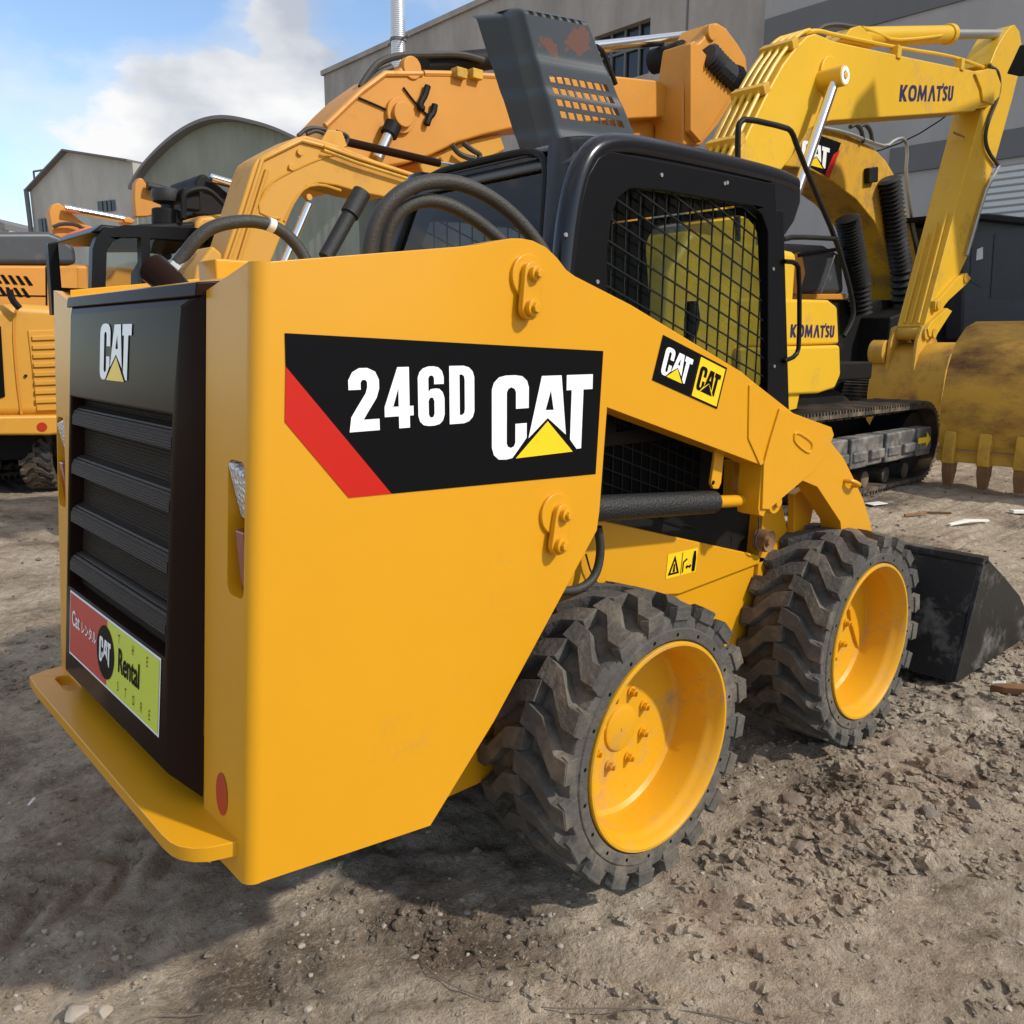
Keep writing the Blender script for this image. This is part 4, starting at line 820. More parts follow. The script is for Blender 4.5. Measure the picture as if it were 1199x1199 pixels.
for pts in ([(450, 510), (470, 540), (500, 555), (530, 560)], [(490, 505), (520, 530), (550, 545), (545, 560)]): tubepx(OR, 'hydraulic_hose', 5.35, Z2(pts), .03, 'hose', 8, 2)

# ---------------- small excavator with goose-neck boom and black cab
SM = thing('compact_excavator', (1.2, 4.0, 0), 'small amber excavator with humped gooseneck boom and boxy black cab, left background', 'excavator', 'excavators parked in the yard')
sb = Z8([(770, 660), (830, 480), (890, 290), (905, 262), (925, 248), (985, 215), (1045, 185), (1075, 178), (1110, 186), (1200, 215)])+[(440, 188), (495, 206), (500, 216), (452, 232), (420, 226), (396, 219), (376, 216), (360, 220), (349, 232), (342, 250), (330, 280), (316, 315), (290, 345), (250, 345)]
SB = slab(SM, 'boom', 3.3, sb, .30, 'orange2', .015)
for pts in ([(985, 470), (960, 470), (900, 440), (945, 350), (1000, 315), (1120, 260), (1199, 240)], [(1199, 372), (1130, 350), (1075, 358), (1040, 400), (1000, 480)]):
    tubepx(SB, 'weld_rib', 3.30, Z8(pts), .010, 'orange2', 6, 1)
for pts in ([(835, 640), (915, 380), (940, 300)], [(800, 640), (865, 450), (925, 262), (1060, 196), (1199, 232)]): tubepx(SB, 'boom_pipe', 3.29, Z8(pts), .014, 'orange2', 8)
for q in ((1090, 395), (1028, 290), (1058, 237)): p = onY(*Z8([q])[0], 3.28); MB().cyl(p, p+Vector((0, .04, 0)), .022, 14).build('boom_pin', 'orange2', SB, bevel=.004)
a, b = onY(363, 240, 3.22), onY(332, 312, 3.22); MB().cyl(a, b, .026, 16).build('boom_cylinder_rod', 'chrome', SM)
a, b = onY(425, 226, 3.1), onY(382, 303, 3.1); e = MB(); e.cyl(a, a.lerp(b, .35), .065, 20); e.cyl(a.lerp(b, .2), b, .052, 20); e.build('dozer_cylinder', 'cylblack', SM, bevel=.005)
a, b, c = onY(402, 166, 3.4), onY(515, 192, 3.4), onY(548, 198, 3.4); CY3 = MB().cyl(a, b, .03, 16).build('arm_cylinder', 'blackgloss', SM); MB().cyl(b, c, .017, 12).build('cylinder_rod', 'chrome', CY3)
slab(SB, 'cylinder_bracket', 3.36, [(376, 168), (385, 152), (402, 155), (408, 172), (395, 180)], .2, 'orange2', .008)
for pts in ([(350, 160), (362, 150), (380, 152), (395, 158), (405, 166)], [(360, 158), (372, 153), (388, 162)], [(395, 155), (410, 160), (405, 172)]): tubepx(SM, 'hydraulic_hose', 3.38, pts, .014, 'hose', 8, 2)
for pts in ([(462, 178), (432, 300)], ): pass
tubepx(SB, 'boom_pipe', 3.28, [(380, 172), (420, 186), (495, 210)], .012, 'orange2', 8); tubepx(SB, 'boom_pipe', 3.26, [(380, 177), (420, 192), (490, 214)], .012, 'oldyellow', 8)
slab(SM, 'swing_bracket', 3.15, [(232, 312), (250, 288), (262, 298), (262, 345), (225, 345)], .4, 'orange2', .02)
# cab
fo = xz(4.0, Z8([(322, 800), (328, 575), (342, 535), (372, 508), (440, 492), (760, 506), (760, 800)]))
h1 = xz(4.0, Z8([(372, 790), (378, 585), (396, 553), (430, 536), (498, 536), (503, 790)])); h2 = xz(4.0, Z8([(530, 790), (530, 540), (735, 548), (735, 790)]))
mb = MB(); mb.prism(fo, 4.0, 4.08, holes=[h1, h2]); CB3 = mb.build('operator_cab', 'frameblack', SM, bevel=.012)
z1, z0, x0, x1 = max(p[1] for p in fo), min(p[1] for p in fo), min(p[0] for p in fo), max(p[0] for p in fo); bb = (x0, x1, z0, z1)
mb = MB(); mb.prism([(x0+.06, z1-.09), (x0+.14, z1-.03), (x1, z1-.04), (x1, z1-.12)], 4.06, 4.95); mb.build('cab_roof', 'frameblack', CB3, bevel=.02)
mb = MB(); mb.prism([(x0-.02, z0), (x0+.06, z0), (x0+.07, z1-.08), (x0, z1-.10)], 4.86, 4.95); mb.prism([(x1-.08, z0), (x1, z0), (x1, z1-.08), (x1-.08, z1-.08)], 4.86, 4.95); mb.prism([(x0, z0), (x1, z0), (x1, z0+.2), (x0, z0+.2)], 4.87, 4.94); mb.build('cab_posts', 'frameblack', CB3, bevel=.01)
mb = MB(); mb.add([(p[0], 4.04, p[1]) for p in h1], [tuple(range(len(h1)))]); mb.add([(p[0], 4.04, p[1]) for p in h2], [tuple(range(len(h2)))]); mb.build('cab_window', 'glass', CB3, fixn=False)
mb = MB(); mb.prism([(bb[0]+.45, bb[2]), (bb[0]+.75, bb[2]), (bb[0]+.68, bb[3]-.25), (bb[0]+.56, bb[3]-.18), (bb[0]+.48, bb[3]-.3)], 4.3, 4.65); mb.build('cab_seat', 'seat', CB3, bevel=.04)
mb = MB(); mb.box(bb[0]+.55, bb[1]+.3, 3.9, 5.1, .75, bb[2]+.02); mb.build('house', 'orange2', SM, bevel=.04)
crawler(SM, .1, 2.3, .6, 3.3, 3.65, guard=False); crawler(SM, .1, 2.3, .6, 4.7, 5.05, guard=False)

# ---------------- machines at the left edge
LO = thing('wheeled_excavator', (-.3, 7.6, 0), 'ochre rounded machine rear with slatted vent panel and chunky wheel, at left edge', 'excavator')
mb = MB(); mb.prism(xz(6.9, [(-150, 492), (-150, 372), (-5, 358), (20, 356), (110, 362), (112, 488)]), 6.9, 8.0); mb.build('engine_house', 'orange2', LO, bevel=.09, seg=4)
mb = MB(); mb.prism(xz(6.8, [(-150, 512), (-150, 490), (66, 487), (112, 487), (112, 505), (60, 511), (20, 511)]), 6.8, 8.0); mb.build('bumper', 'orange2', LO, bevel=.03)
vp = xz(6.9, [(33, 388), (100, 386), (100, 480), (44, 482)]); mb = MB(); mb.prism(vp, 6.885, 6.905); VP = mb.build('vent_panel', 'orange2', LO, bevel=.008)
mb = MB()
for i in range(8): a, b = onY(38+i*.6, 396+i*10.5, 6.88), onY(100, 394+i*10.5, 6.88); mb.prism([(a.x, a.z-.03), (b.x, b.z-.03), (b.x, b.z+.012), (a.x, a.z+.012)], 6.865, 6.89)
mb.build('vent_slats', 'orange2', VP, bevel=.006)
tubepx(LO, 'panel_seam', 6.895, [(22, 360), (16, 378), (20, 440), (26, 486)], .012, 'orange', 6, 1)
q = onY(50, 501, 6.8); F = Flat(q, (1, 0, 0), (0, 0, 1), (0, -1, 0)); F.poly(circ(0, 0, .045, 20), (), .004, 0); F.build('reflector', ['redrefl'], LO)
q = onY(31, 441, 6.89); MB().cyl(q, q+Vector((0, -.01, 0)), .014, 12).build('door_lock', 'matte', LO)
mb = MB(); mb.prism(xz(6.92, [(-10, 385), (1, 383), (6, 465), (-10, 470)]), 6.885, 6.95); mb.build('side_opening', 'hole', LO)
mb = MB(); mb.box(-1.4, 1.0, 7.1, 8.3, .35, .75); mb.build('undercarriage', 'matte', LO, bevel=.04)
LW = tyre_mesh(); LW.v = [(x*.82, y*.9, z*.82) for x, y, z in LW.v]
e = MB(); e.lathe([(0, -.05), (.15, -.07), (.24, -.1), (.245, .1), (0, .1)], (0, 0, 0), (0, 1, 0), 32); w = e.build('wheel', 'matte', LO, local=True); w.location = Vector((.42, 7.35, .335))-Vector((-.3, 7.6, 0)); w.rotation_euler = (0, 0, R(58))
LW.build('tyre', ['track', 'hole'], w, local=True, angle=25)
w2 = copy_tree(w, LO); w2.location = Vector((-.9, 7.35, .335))-Vector((-.3, 7.6, 0))
tubepx(LO, 'mirror_stay', 6.8, [(12, 340), (15, 352), (24, 362)], .03, 'matte', 8, 1)

LH = thing('crawler_excavator', (-.5, 9.2, 0), 'orange excavator with black engine hood and slanted vent slits, at left edge', 'excavator', 'excavators parked in the yard')
mb = MB(); mb.prism(xz(8.2, [(-220, 400), (-220, 310), (93, 312), (95, 400)]), 8.2, 10.2); HB = mb.build('engine_house', 'orange', LH, bevel=.03)
mb = MB(); mb.prism(xz(8.2, [(-220, 311), (-220, 272), (58, 272), (72, 277), (90, 290), (92, 311)]), 8.2, 10.2); mb.build('engine_hood', 'darkgrey', LH, bevel=.06, seg=3)
F = Flat((0, 8.2, 0), (1, 0, 0), (0, 0, 1), (0, -1, 0))
for r in range(2):
    for i in range(5): x, y = -8+i*9-r*3, 322+r*14+i*.6; F.poly(xz(8.2, [(x, y), (x+4, y), (x+12, y+11), (x+7, y+11)]), (), .006, 0)
F.build('vent_slits', ['hole'], HB)
F = Flat((0, 8.2, 0), (1, 0, 0), (0, 0, 1), (0, -1, 0)); F.poly(xz(8.2, [(54, 313), (56, 313), (57, 400), (55, 400)]), (), .006, 0); F.poly(xz(8.2, [(-60, 345), (56, 347), (56, 348.5), (-60, 346.5)]), (), .007, 0); F.build('door_seam', ['hole'], HB)
mb = MB(); mb.box(-2.2, .9, 8.4, 10.0, .3, 1.1); mb.build('undercarriage', 'matte', LH, bevel=.05)
crawler(LH, -2.6, 1.2, .85, 8.3, 8.9); crawler(LH, -2.6, 1.2, .85, 9.7, 10.3)

FA = thing('distant_excavator', (2.6, 13, 0), 'distant orange excavator arm with a slim white cylinder rod, beyond the black hood', 'excavator', 'far excavators')
z8 = lambda *p: Z8([p])[0]
slab(FA, 'dipper_arm', 12.5, Z8([(178, 470), (176, 440), (192, 418), (212, 415), (238, 436), (300, 488), (340, 505), (340, 560), (195, 560)]), .2, 'orange', .02)
a, b = onY(*z8(230, 434), 12.4), onY(*z8(442, 474), 12.4); MB().cyl(a, b, .055, 14).build('cylinder_rod', 'chrome', FA)
slab(FA, 'rod_clevis', 12.3, Z8([(435, 470), (455, 462), (480, 478), (470, 490), (440, 486)]), .3, 'orange', .03)
tubepx(FA, 'hose', 12.4, Z8([(190, 500), (220, 488), (270, 490), (300, 510)]), .03, 'hose', 6, 1)
mb = MB(); mb.prism(xz(11.8, Z8([(230, 560), (238, 530), (290, 505), (345, 495), (350, 560)])), 11.8, 12.4); mb.build('engine_hood', 'orangered', FA, bevel=.08)
mb = MB(); mb.box(1.4, 4.6, 12, 14, .3, 2.6); mb.build('house', 'orange', FA, bevel=.06)
FB = thing('distant_excavator', (4.4, 11, 0), 'distant amber excavator arm tip with black ribbed hose, before the gabled building', 'excavator', 'far excavators')
slab(FB, 'dipper_arm', 11, Z8([(480, 465), (475, 400), (478, 345), (492, 326), (506, 330), (530, 370), (575, 428), (560, 455), (520, 463)]), .16, 'orange', .02)
tubepx(FB, 'ribbed_hose', 10.9, Z8([(520, 355), (560, 365), (620, 380), (690, 400)]), .06, 'cylblack', 10, 1)
mb = MB(); mb.box(3.4, 6.0, 10.5, 12.2, .4, 2.7); mb.build('house', 'orange', FB, bevel=.06)
BL = thing('road_roller', (3.0, 8.0, 0), 'dark machine with round black air cleaner, bent handrail and amber hood, behind the black cab', 'roller')
a, b = onY(*z8(590, 500), 7.6), onY(*z8(590, 440), 7.6); e = MB(); e.cyl(a, b, .16, 24); AC = e.build('air_cleaner', 'matte', BL, bevel=.02)
a, b = onY(*z8(592, 440), 7.6), onY(*z8(592, 392), 7.6); e = MB(); e.lathe([(.07, 0), (.07, .05), (.15, .08), (.165, .14), (.15, .21), (.06, .23), (0, .23)], a, (0, 0, 1), 28); e.build('air_intake_cap', 'cylblack', AC)
tubepx(BL, 'handrail', 7.3, Z8([(648, 470), (648, 395), (655, 378), (700, 364), (735, 370), (770, 400), (822, 460)]), .03, 'matte', 8, 1)
mb = MB(); mb.prism(xz(7.7, Z8([(680, 460), (690, 400), (690, 340), (705, 315), (725, 312), (745, 330), (830, 400), (840, 470)])), 7.7, 8.6); mb.build('engine_bay', 'matte', BL, bevel=.05)
a, b = onY(*z8(745, 328), 7.6), onY(*z8(860, 362), 7.6); MB().cyl(a, b, .05, 12).build('gas_strut', 'chrome', BL)
mb = MB(); mb.prism(xz(7.4, Z8([(685, 560), (690, 480), (710, 460), (800, 452), (830, 470), (830, 560)])), 7.4, 8.6); mb.build('hood', 'orange2', BL, bevel=.06)
mb = MB(); mb.prism(xz(7.35, Z8([(480, 560), (480, 490), (690, 480), (690, 560)])), 7.35, 8.6); mb.build('deck', 'matte', BL, bevel=.04)
mb = MB(); mb.box(1.4, 4.6, 7.5, 9.0, .2, 2.0); mb.build('chassis', 'matte', BL, bevel=.05)
e = MB(); q = onY(*z8(670, 405), 7.4); e.obox(q, (.10, 0, 0), (0, .06, 0), (0, 0, .12)); e.build('work_lamp', 'matte', BL, bevel=.03)

# ---------------- big worn bucket at the right edge
RB = thing('crawler_excavator', (9.6, .6, 0), 'rust stained excavator showing its big toothed bucket at the right edge', 'excavator', 'excavators parked in the yard')
XB = 7.4; by1 = onX(1106, 470, XB).y; by0 = by1-1.62
prof = [(XB, .36), (XB-.05, .62), (XB-.06, .95), (XB, 1.25), (XB+.14, 1.50), (XB+.36, 1.66), (XB+.62, 1.72), (XB+.95, 1.60), (XB+1.05, 1.3)]
mid = (XB+.7, .9)
inner = [(x+(mid[0]-x)*.07, z+(mid[1]-z)*.07) for x, z in prof]
mb = MB(); mb.prism(prof+inner[::-1], by0+.03, by1-.03); mb.prism(prof+[(XB+.7, .75)], by0, by0+.04); mb.prism(prof+[(XB+.7, .75)], by1-.04, by1)
mb.prism([(XB-.035, .30), (XB-.03, .42), (XB+.03, .42), (XB+.04, .30)], by0-.01, by1+.01)
BU = mb.build('bucket', 'bucketworn', RB, bevel=.012)
e = MB(); e.prism([(XB-.075, .42), (XB-.062, .44), (XB-.062, .42)], by0, by1); e.build('weld_bead', 'rusty', BU)
for i in range(5):
    y = by1-.13-i*.335
    e = MB(); e.prism([(XB-.09, .62), (XB-.11, .40), (XB-.10, .28), (XB+.07, .28), (XB+.08, .40)], y-.06, y+.06); t = e.build('tooth_adapter', 'bucketyellow', BU, bevel=.015)
    e = MB(); e.loft([[(XB-.095, y-.05, .33), (XB+.06, y-.05, .33), (XB+.06, y+.05, .33), (XB-.095, y+.05, .33)], [(XB-.075, y-.055, .2), (XB+.04, y-.055, .2), (XB+.04, y+.055, .2), (XB-.075, y+.055, .2)], [(XB-.03, y-.045, .05), (XB+.005, y-.045, .05), (XB+.005, y+.045, .05), (XB-.03, y+.045, .05)]]); e.build('bucket_tooth', 'rusty', BU, bevel=.008)
yb = (by0+by1)/2
mb = MB(); mb.prism([(XB+.3, 1.6), (XB+.7, 1.65), (XB+1.9, 5.6), (XB+1.6, 6.2), (XB+1.2, 5.9)], yb-.25, yb+.25); mb.build('dipper_arm', 'bucketyellow', RB, bevel=.03)
mb = MB(); mb.prism([(XB+1.4, 5.4), (XB+1.9, 5.4), (XB+4.5, 5.8), (XB+6.5, 2.0), (XB+7.2, 2.0), (XB+5.0, 6.6)], yb-.3, yb+.3); mb.build('boom', 'bucketyellow', RB, bevel=.03)
mb = MB(); mb.box(13, 16.5, yb-1.3, yb+1.3, 1.1, 2.6); mb.build('engine_house', 'oldyellow', RB, bevel=.06)
crawler(RB, 12.6, 17.2, .95, yb-1.4, yb-.75); crawler(RB, 12.6, 17.2, .95, yb+.75, yb+1.4)
mb = MB(); q = onX(1199, 72, 8.8); mb.obox(q, (.09, 0, .02), (0, .07, .03), (0, -.05, .13)); mb.cyl(q, (8.95, yb+.2, q.z+.1), .03, 8); mb.build('work_lamp', 'matte', RB, bevel=.02)
# ================================================================== BUILDINGS
def bmat(name, col, var, streak=.0, rough=.9, bump=.2, bscale=6):
    m = mat(name, col, rough, var=var, vscale=.35, bump=bump, bscale=bscale)
    if streak:
        nt = m.node_tree; N = nt.nodes; L = nt.links; b = N['Principled BSDF']; old = b.inputs['Base Color'].links[0].from_socket
        tc = N.new('ShaderNodeTexCoord'); mp = N.new('ShaderNodeMapping'); mp.inputs['Scale'].default_value = (.6, .6, .16); n = N.new('ShaderNodeTexNoise'); n.inputs['Scale'].default_value = 1.0; n.inputs['Detail'].default_value = 8; n.inputs['Roughness'].default_value = .7
        L.new(tc.outputs['Object'], mp.inputs['Vector']); L.new(mp.outputs['Vector'], n.inputs['Vector'])
        r = N.new('ShaderNodeMapRange'); r.inputs['From Min'].default_value = .35; r.inputs['From Max'].default_value = .75; r.inputs['To Min'].default_value = 1+streak*.3; r.inputs['To Max'].default_value = 1-streak; L.new(n.outputs['Fac'], r.inputs['Value'])
        mx = N.new('ShaderNodeMix'); mx.data_type = 'RGBA'; mx.blend_type = 'MULTIPLY'; mx.inputs['Factor'].default_value = 1; L.new(old, mx.inputs['A']); L.new(r.outputs['Result'], mx.inputs['B']); L.new(mx.outputs['Result'], b.inputs['Base Color'])
    return m
M['concrete'] = bmat('stained_concrete', (.36, .315, .275), .3, .35)
M['panel'] = bmat('grey_wall_panel', (.37, .345, .325), .10, .18)
M['panel2'] = bmat('dark_band', (.15, .145, .145), .1, .1)
M['winglass'] = mat('window_dark', (.02, .022, .026), .12)
M['gable'] = bmat('grey_render', (.43, .405, .36), .2, .3)
M['corr'] = wave_bump(bmat('green_grey_sheet', (.235, .245, .195), .2, .25, bump=0), 1.6, 'X', .5, .03)
M['roofsheet'] = mat('light_roof_sheet', (.42, .43, .43), .6, var=.1)
M['shutter'] = wave_bump(mat('shutter_sheet', (.58, .58, .56), .5), 2.0, 'Z', 1., .05)
M['duct'] = wave_bump(mat('galvanised_duct', (.62, .64, .66), .35, .7), 4.0, 'Z', .5, .03)
XW = 22.0
WH = thing('warehouse', (XW, 15, 0), 'big grey concrete warehouse with dark windows, spanning the right half behind the machines', 'building')
ytop = onX(380, 85, XW); zt = 14.6; yl = ytop.y
wd = onX(728, 65, XW); ww, wh_ = 1.25, .85
mb = MB(); hole = rrect(wd.y-ww, wd.y+ww, wd.z-wh_, wd.z+wh_, .01, 1)
mb.prism([(12.9, 0), (yl, 0), (yl, zt), (12.9, zt)], XW, XW+.4, 'x', holes=[hole])
mb.prism([(XW+.4, 0), (XW+30, 0), (XW+30, zt), (XW+.4, zt)], yl-.4, yl)
WL = mb.build('wall', 'concrete', WH, bevel=0, smooth=False)
mb = MB(); mb.box(XW-.12, XW+.5, 12.9, yl+.12, zt, zt+.22); mb.build('parapet', 'concrete', WH, smooth=False)
mb = MB(); mb.box(XW-.35, XW+.4, -30, 12.9, 0, zt+4); mb.build('panel_wall', 'panel', WH, smooth=False)
mb = MB(); mb.add([(XW+.3, wd.y-ww, wd.z-wh_), (XW+.3, wd.y+ww, wd.z-wh_), (XW+.3, wd.y+ww, wd.z+wh_), (XW+.3, wd.y-ww, wd.z+wh_)], [(0, 1, 2, 3)]); mb.add([(XW+8, 12.95, .1), (XW+8, yl-.5, .1), (XW+8, yl-.5, zt), (XW+8, 12.95, zt)], [(0, 1, 2, 3)])
WN = mb.build('window', 'winglass', WH, smooth=False)
mb = MB()
for k in (-.5, 0, .5): mb.box(XW+.2, XW+.27, wd.y+ww*k-.04, wd.y+ww*k+.04, wd.z-wh_, wd.z+wh_)
mb.box(XW+.2, XW+.28, wd.y-ww, wd.y+ww, wd.z+.1, wd.z+.18); mb.build('frame', 'panel2', WN, smooth=False)
q = onX(905, 20, XW-.35); mb = MB(); mb.box(XW-.40, XW-.30, -10, 12.85, q.z-1.0, q.z-.05); mb.build('window_band', 'panel2', WH, smooth=False)
q = onX(1042, 206, XW-.35); mb = MB(); mb.box(XW-.42, XW-.30, -10, q.y, q.z, q.z+.65); mb.build('dark_band', 'panel2', WH, smooth=False)
q = onX(1150, 190, XW-.4); mb = MB(); mb.box(XW-.44, XW-.36, q.y-5, q.y, 0, q.z-.15); mb.build('roller_shutter', 'shutter', WH, smooth=False)
for yy in (23.0-5.2,): 
    mb = MB(); mb.box(XW-.03, XW, 15.9, 15.96, 0, zt); mb.build('drain_pipe', 'panel2', WH, smooth=False)
CH_ = onX(467, 40, 20.5); mb = MB(); mb.cyl((CH_.x, CH_.y, 0), (CH_.x, CH_.y, 22), .30, 28); DU = mb.build('duct', 'duct', None, loc=(CH_.x, CH_.y, 0)); DU.name = 'exhaust_duct'; tag(DU, 'tall ribbed metal exhaust duct rising above the warehouse roofline', 'chimney')
mb = MB(); q = onX(467, 50, 20.5); mb.cyl((CH_.x, CH_.y, q.z), (CH_.x, CH_.y, q.z+.12), .34, 28); mb.obox((CH_.x, CH_.y, q.z+.06), (.03, 0, 0), (0, .75, 0), (0, 0, .03)); 
ROOT[DU.name] = Vector((CH_.x, CH_.y, 0)); mb.build('duct_clamp', 'panel2', DU)
def plane_building(name, label, pl, pr, outline, depth, m, roofm, roof_over=.5, thick=.4, skiprim=None):
    A, B = pl, pr; u = (B-A); u.z = 0; u.normalize(); n = Vector((-u.y, u.x, 0))
    if n.dot(Vector(CP)-A) > 0: n = -n        # n points away from the camera
    def uv(px, py):
        d = Vector(ray(px, py)); c = Vector(CP); t = (A-c).dot(n)/d.dot(n); P = c+d*t; return (P-A).dot(u), P.z
    pts = [uv(*q) for q in outline]
    if len(pts) > 6:
        for _ in range(2): pts = [pts[0]]+[p for a, b_ in zip(pts, pts[1:]) for p in ((a[0]*.75+b_[0]*.25, a[1]*.75+b_[1]*.25), (a[0]*.25+b_[0]*.75, a[1]*.25+b_[1]*.75))]+[pts[-1]]
    base = (A.x, A.y, 0)
    th = thing(name, base, label, 'building')
    poly = [(pts[0][0], 0)]+pts+[(pts[-1][0], 0)]
    f = lambda a, z, d: Vector((A.x, A.y, 0))+u*a+Vector((0, 0, z))+n*d
    mb = MB(); N_ = len(poly); mb.add([f(a, z, 0) for a, z in poly]+[f(a, z, depth) for a, z in poly], [tuple(range(N_)), tuple(range(2*N_-1, N_-1, -1))]+[(i, (i+1) % N_, N_+(i+1) % N_, N_+i) for i in range(N_)])
    mb.build('wall', m, th, smooth=False)
    mb = MB(); k = len(pts)
    lo = [f(a, z+.01, -roof_over) for a, z in pts]; hi = [f(a, z+thick, -roof_over) for a, z in pts]
    lo2 = [f(a, z+.01, depth+.1) for a, z in pts]; hi2 = [f(a, z+thick, depth+.1) for a, z in pts]
    mb.loft([[lo[i], hi[i], hi2[i], lo2[i]] for i in range(k)]); mb.build('roof', roofm, th, smooth=False)
    return th, f, uv
A, B = atD(36, 400, 46), atD(156, 400, 42)
gb, f, uv = plane_building('gabled_building', 'grey rendered gabled building with small dark windows, far left beyond the yard', A, B, [(36, 226), (80, 179), (156, 191)], 22, 'gable', 'panel2', .3, .10)
for (x0, y0, x1, y1) in ((117, 235, 136, 250), (48, 256, 62, 274)):
    a, b = uv(x0, y1), uv(x1, y0); mb = MB(); mb.add([f(a[0], a[1], -.05), f(b[0], a[1], -.05), f(b[0], b[1], -.05), f(a[0], b[1], -.05)], [(0, 1, 2, 3)]); w = mb.build('window', 'winglass', gb, smooth=False)
    mb = MB()
    for t in (.25, .5, .75): x = a[0]+(b[0]-a[0])*t; mb.add([f(x-.04, a[1], -.1), f(x+.04, a[1], -.1), f(x+.04, b[1], -.1), f(x-.04, b[1], -.1)], [(0, 1, 2, 3)])
    mb.build('bars', 'panel2', w, smooth=False)
a = uv(34, 226); mb = MB(); mb.tube([f(a[0]+.15, a[1]+.1, -.2), f(a[0]+.2, a[1]-1.5, -.2), f(a[0]+.2, 0, -.2)], .12, 8); mb.build('drain_pipe', 'panel2', gb)
a = uv(36, 222); mb = MB()
for dx_ in (0, .9): mb.cyl(f(a[0]+dx_, a[1]-.3, .3), f(a[0]+dx_, a[1]+.9, .3), .05, 6)
mb.cyl(f(a[0], a[1]+.9, .3), f(a[0]+.9, a[1]+.9, .3), .05, 6); mb.build('roof_rail', 'panel2', gb)
a, b = uv(153, 228), uv(162, 192); mb = MB(); mb.add([f(a[0], 0, .4), f(b[0], 0, .4), f(b[0], b[1], .4), f(a[0], b[1], .4), f(a[0], 0, 6), f(b[0], 0, 6), f(b[0], b[1], 6), f(a[0], b[1], 6)], [(0, 1, 2, 3), (1, 5, 6, 2), (3, 2, 6, 7), (0, 3, 7, 4)]); mb.build('side_annex', 'concrete', gb, smooth=False)
A, B = atD(166, 400, 39), atD(345, 400, 37)
plane_building('arched_warehouse', 'barrel roofed warehouse with grey green sheet gable, left of the orange booms', A, B, [(160, 225), (169, 208), (182, 192), (200, 174), (218, 160), (236, 150), (255, 144), (275, 143), (300, 148), (325, 155), (350, 166), (390, 190), (420, 225)], 25, 'corr', 'panel2', .5, .15)
A, B = atD(-40, 400, 60), atD(12, 400, 60)
plane_building('low_building', 'low dark roofed building at the far left edge of the yard', A, B, [(-60, 255), (-5, 263), (12, 271)], 12, 'gable', 'panel2')

# ================================================================== GROUND
def vnoise(x, y, seed):
    xi, yi = np.floor(x).astype(np.int64), np.floor(y).astype(np.int64); fx, fy = x-xi, y-yi
    def h(a, b):
        n = (a*374761393+b*668265263+seed*974711) & 0x7fffffff; n = ((n ^ (n >> 13))*1274126177) & 0x7fffffff; return ((n ^ (n >> 16)) & 0xffff)/65535.
    sx, sy = fx*fx*(3-2*fx), fy*fy*(3-2*fy)
    return (h(xi, yi)*(1-sx)+h(xi+1, yi)*sx)*(1-sy)+(h(xi, yi+1)*(1-sx)+h(xi+1, yi+1)*sx)*sy-.5
def ground_h(x, y):
    x = np.asarray(x, float); y = np.asarray(y, float)
    z = .030*vnoise(x*.9, y*.9, 1)+.030*vnoise(x*2.3+5, y*2.3, 2)+.022*vnoise(x*5.1, y*5.1+3, 3)+.014*vnoise(x*11, y*11, 4)+.010*vnoise(x*23, y*23, 5)
    rough = np.clip(vnoise(x*.8+9, y*.8, 6)*2+.55, 0, 1)
    z += rough*(.020*np.abs(vnoise(x*8, y*8, 7))+.014*np.abs(vnoise(x*19, y*19, 8)))
    rid = 1-2*np.abs(vnoise(x*6.3+.8*y, y*6.3, 31)); z += .012*np.clip(rid, 0, 1)**3*rough
    z -= .016*np.clip(1-6*np.abs(vnoise(x*3.1+2, y*3.7, 33)), 0, 1)*np.clip(rough+.2, 0, 1)
    z += .006*vnoise(x*41, y*41, 34)
    # smeared furrows dragged across the soil, and lugged wheel prints
    u, v = x*.86-y*.5, x*.5+y*.86
    z += .026*vnoise(u*1.5, v*9, 35)*np.clip((x+.4)/1.2, 0, 1)+.012*vnoise(u*3, v*21, 36)
    for yc in (-1.62, .35, 2.6):
        w_ = y-yc-.12*np.sin(x*.7+yc); e_ = np.exp(-(w_/.13)**4); ph = (x+np.abs(w_)*.9)/.13
        z += e_*(-.020+.016*np.clip(np.sin(2*math.pi*ph)*2, -1, 1))*np.clip(.4+1.6*vnoise(x*.7, y*.7, 37), 0, 1)
    # churned strip beside the right hand wheels
    d = np.exp(-((y+.62)/.34)**2)*np.clip((x+1.2)/.8, 0, 1)*np.clip((3.2-x)/1.2, 0, 1)
    z += d*(.040*np.abs(vnoise(x*7+3, y*7, 9))+.028*np.abs(vnoise(x*15, y*15, 10))-.020)
    d2 = np.exp(-((y+1.05)/.22)**2)*np.clip((x+.6)/.6, 0, 1)
    z += d2*(.07*np.abs(vnoise(x*5.5+1, y*5.5, 19))+.03*np.abs(vnoise(x*14, y*14, 20)))
    # curved tyre scuffs behind the machine
    rr = np.hypot(x-1.2, y+1.6); z += .010*np.sin(rr*2*math.pi/.16)*np.exp(-((rr-2.9)/.45)**2)*(x < -.4)*.8
    near = np.exp(-(np.minimum(np.hypot(x, y+.66), np.hypot(x-1.249, y+.66))/.22)**2)
    z = z*(1-.6*near)
    far = np.clip((np.hypot(x, y)-14)/40, 0, 1)
    return (z-.012)*(1-far)
def axis(c0, c1, fine, lim):
    a = list(np.arange(c0, c1, fine)); s = fine
    while a[-1] < lim: s *= 1.13; a.append(a[-1]+s)
    s = fine
    while a[0] > -lim: s *= 1.13; a.insert(0, a[0]-s)
    return np.array(a)
ax_, ay_ = axis(-2.2, 3.6, .0135, 900), axis(-2.6, 2.0, .0135, 900)
Xg, Yg = np.meshgrid(ax_, ay_, indexing='ij'); Zg = ground_h(Xg, Yg); nx, ny = Xg.shape
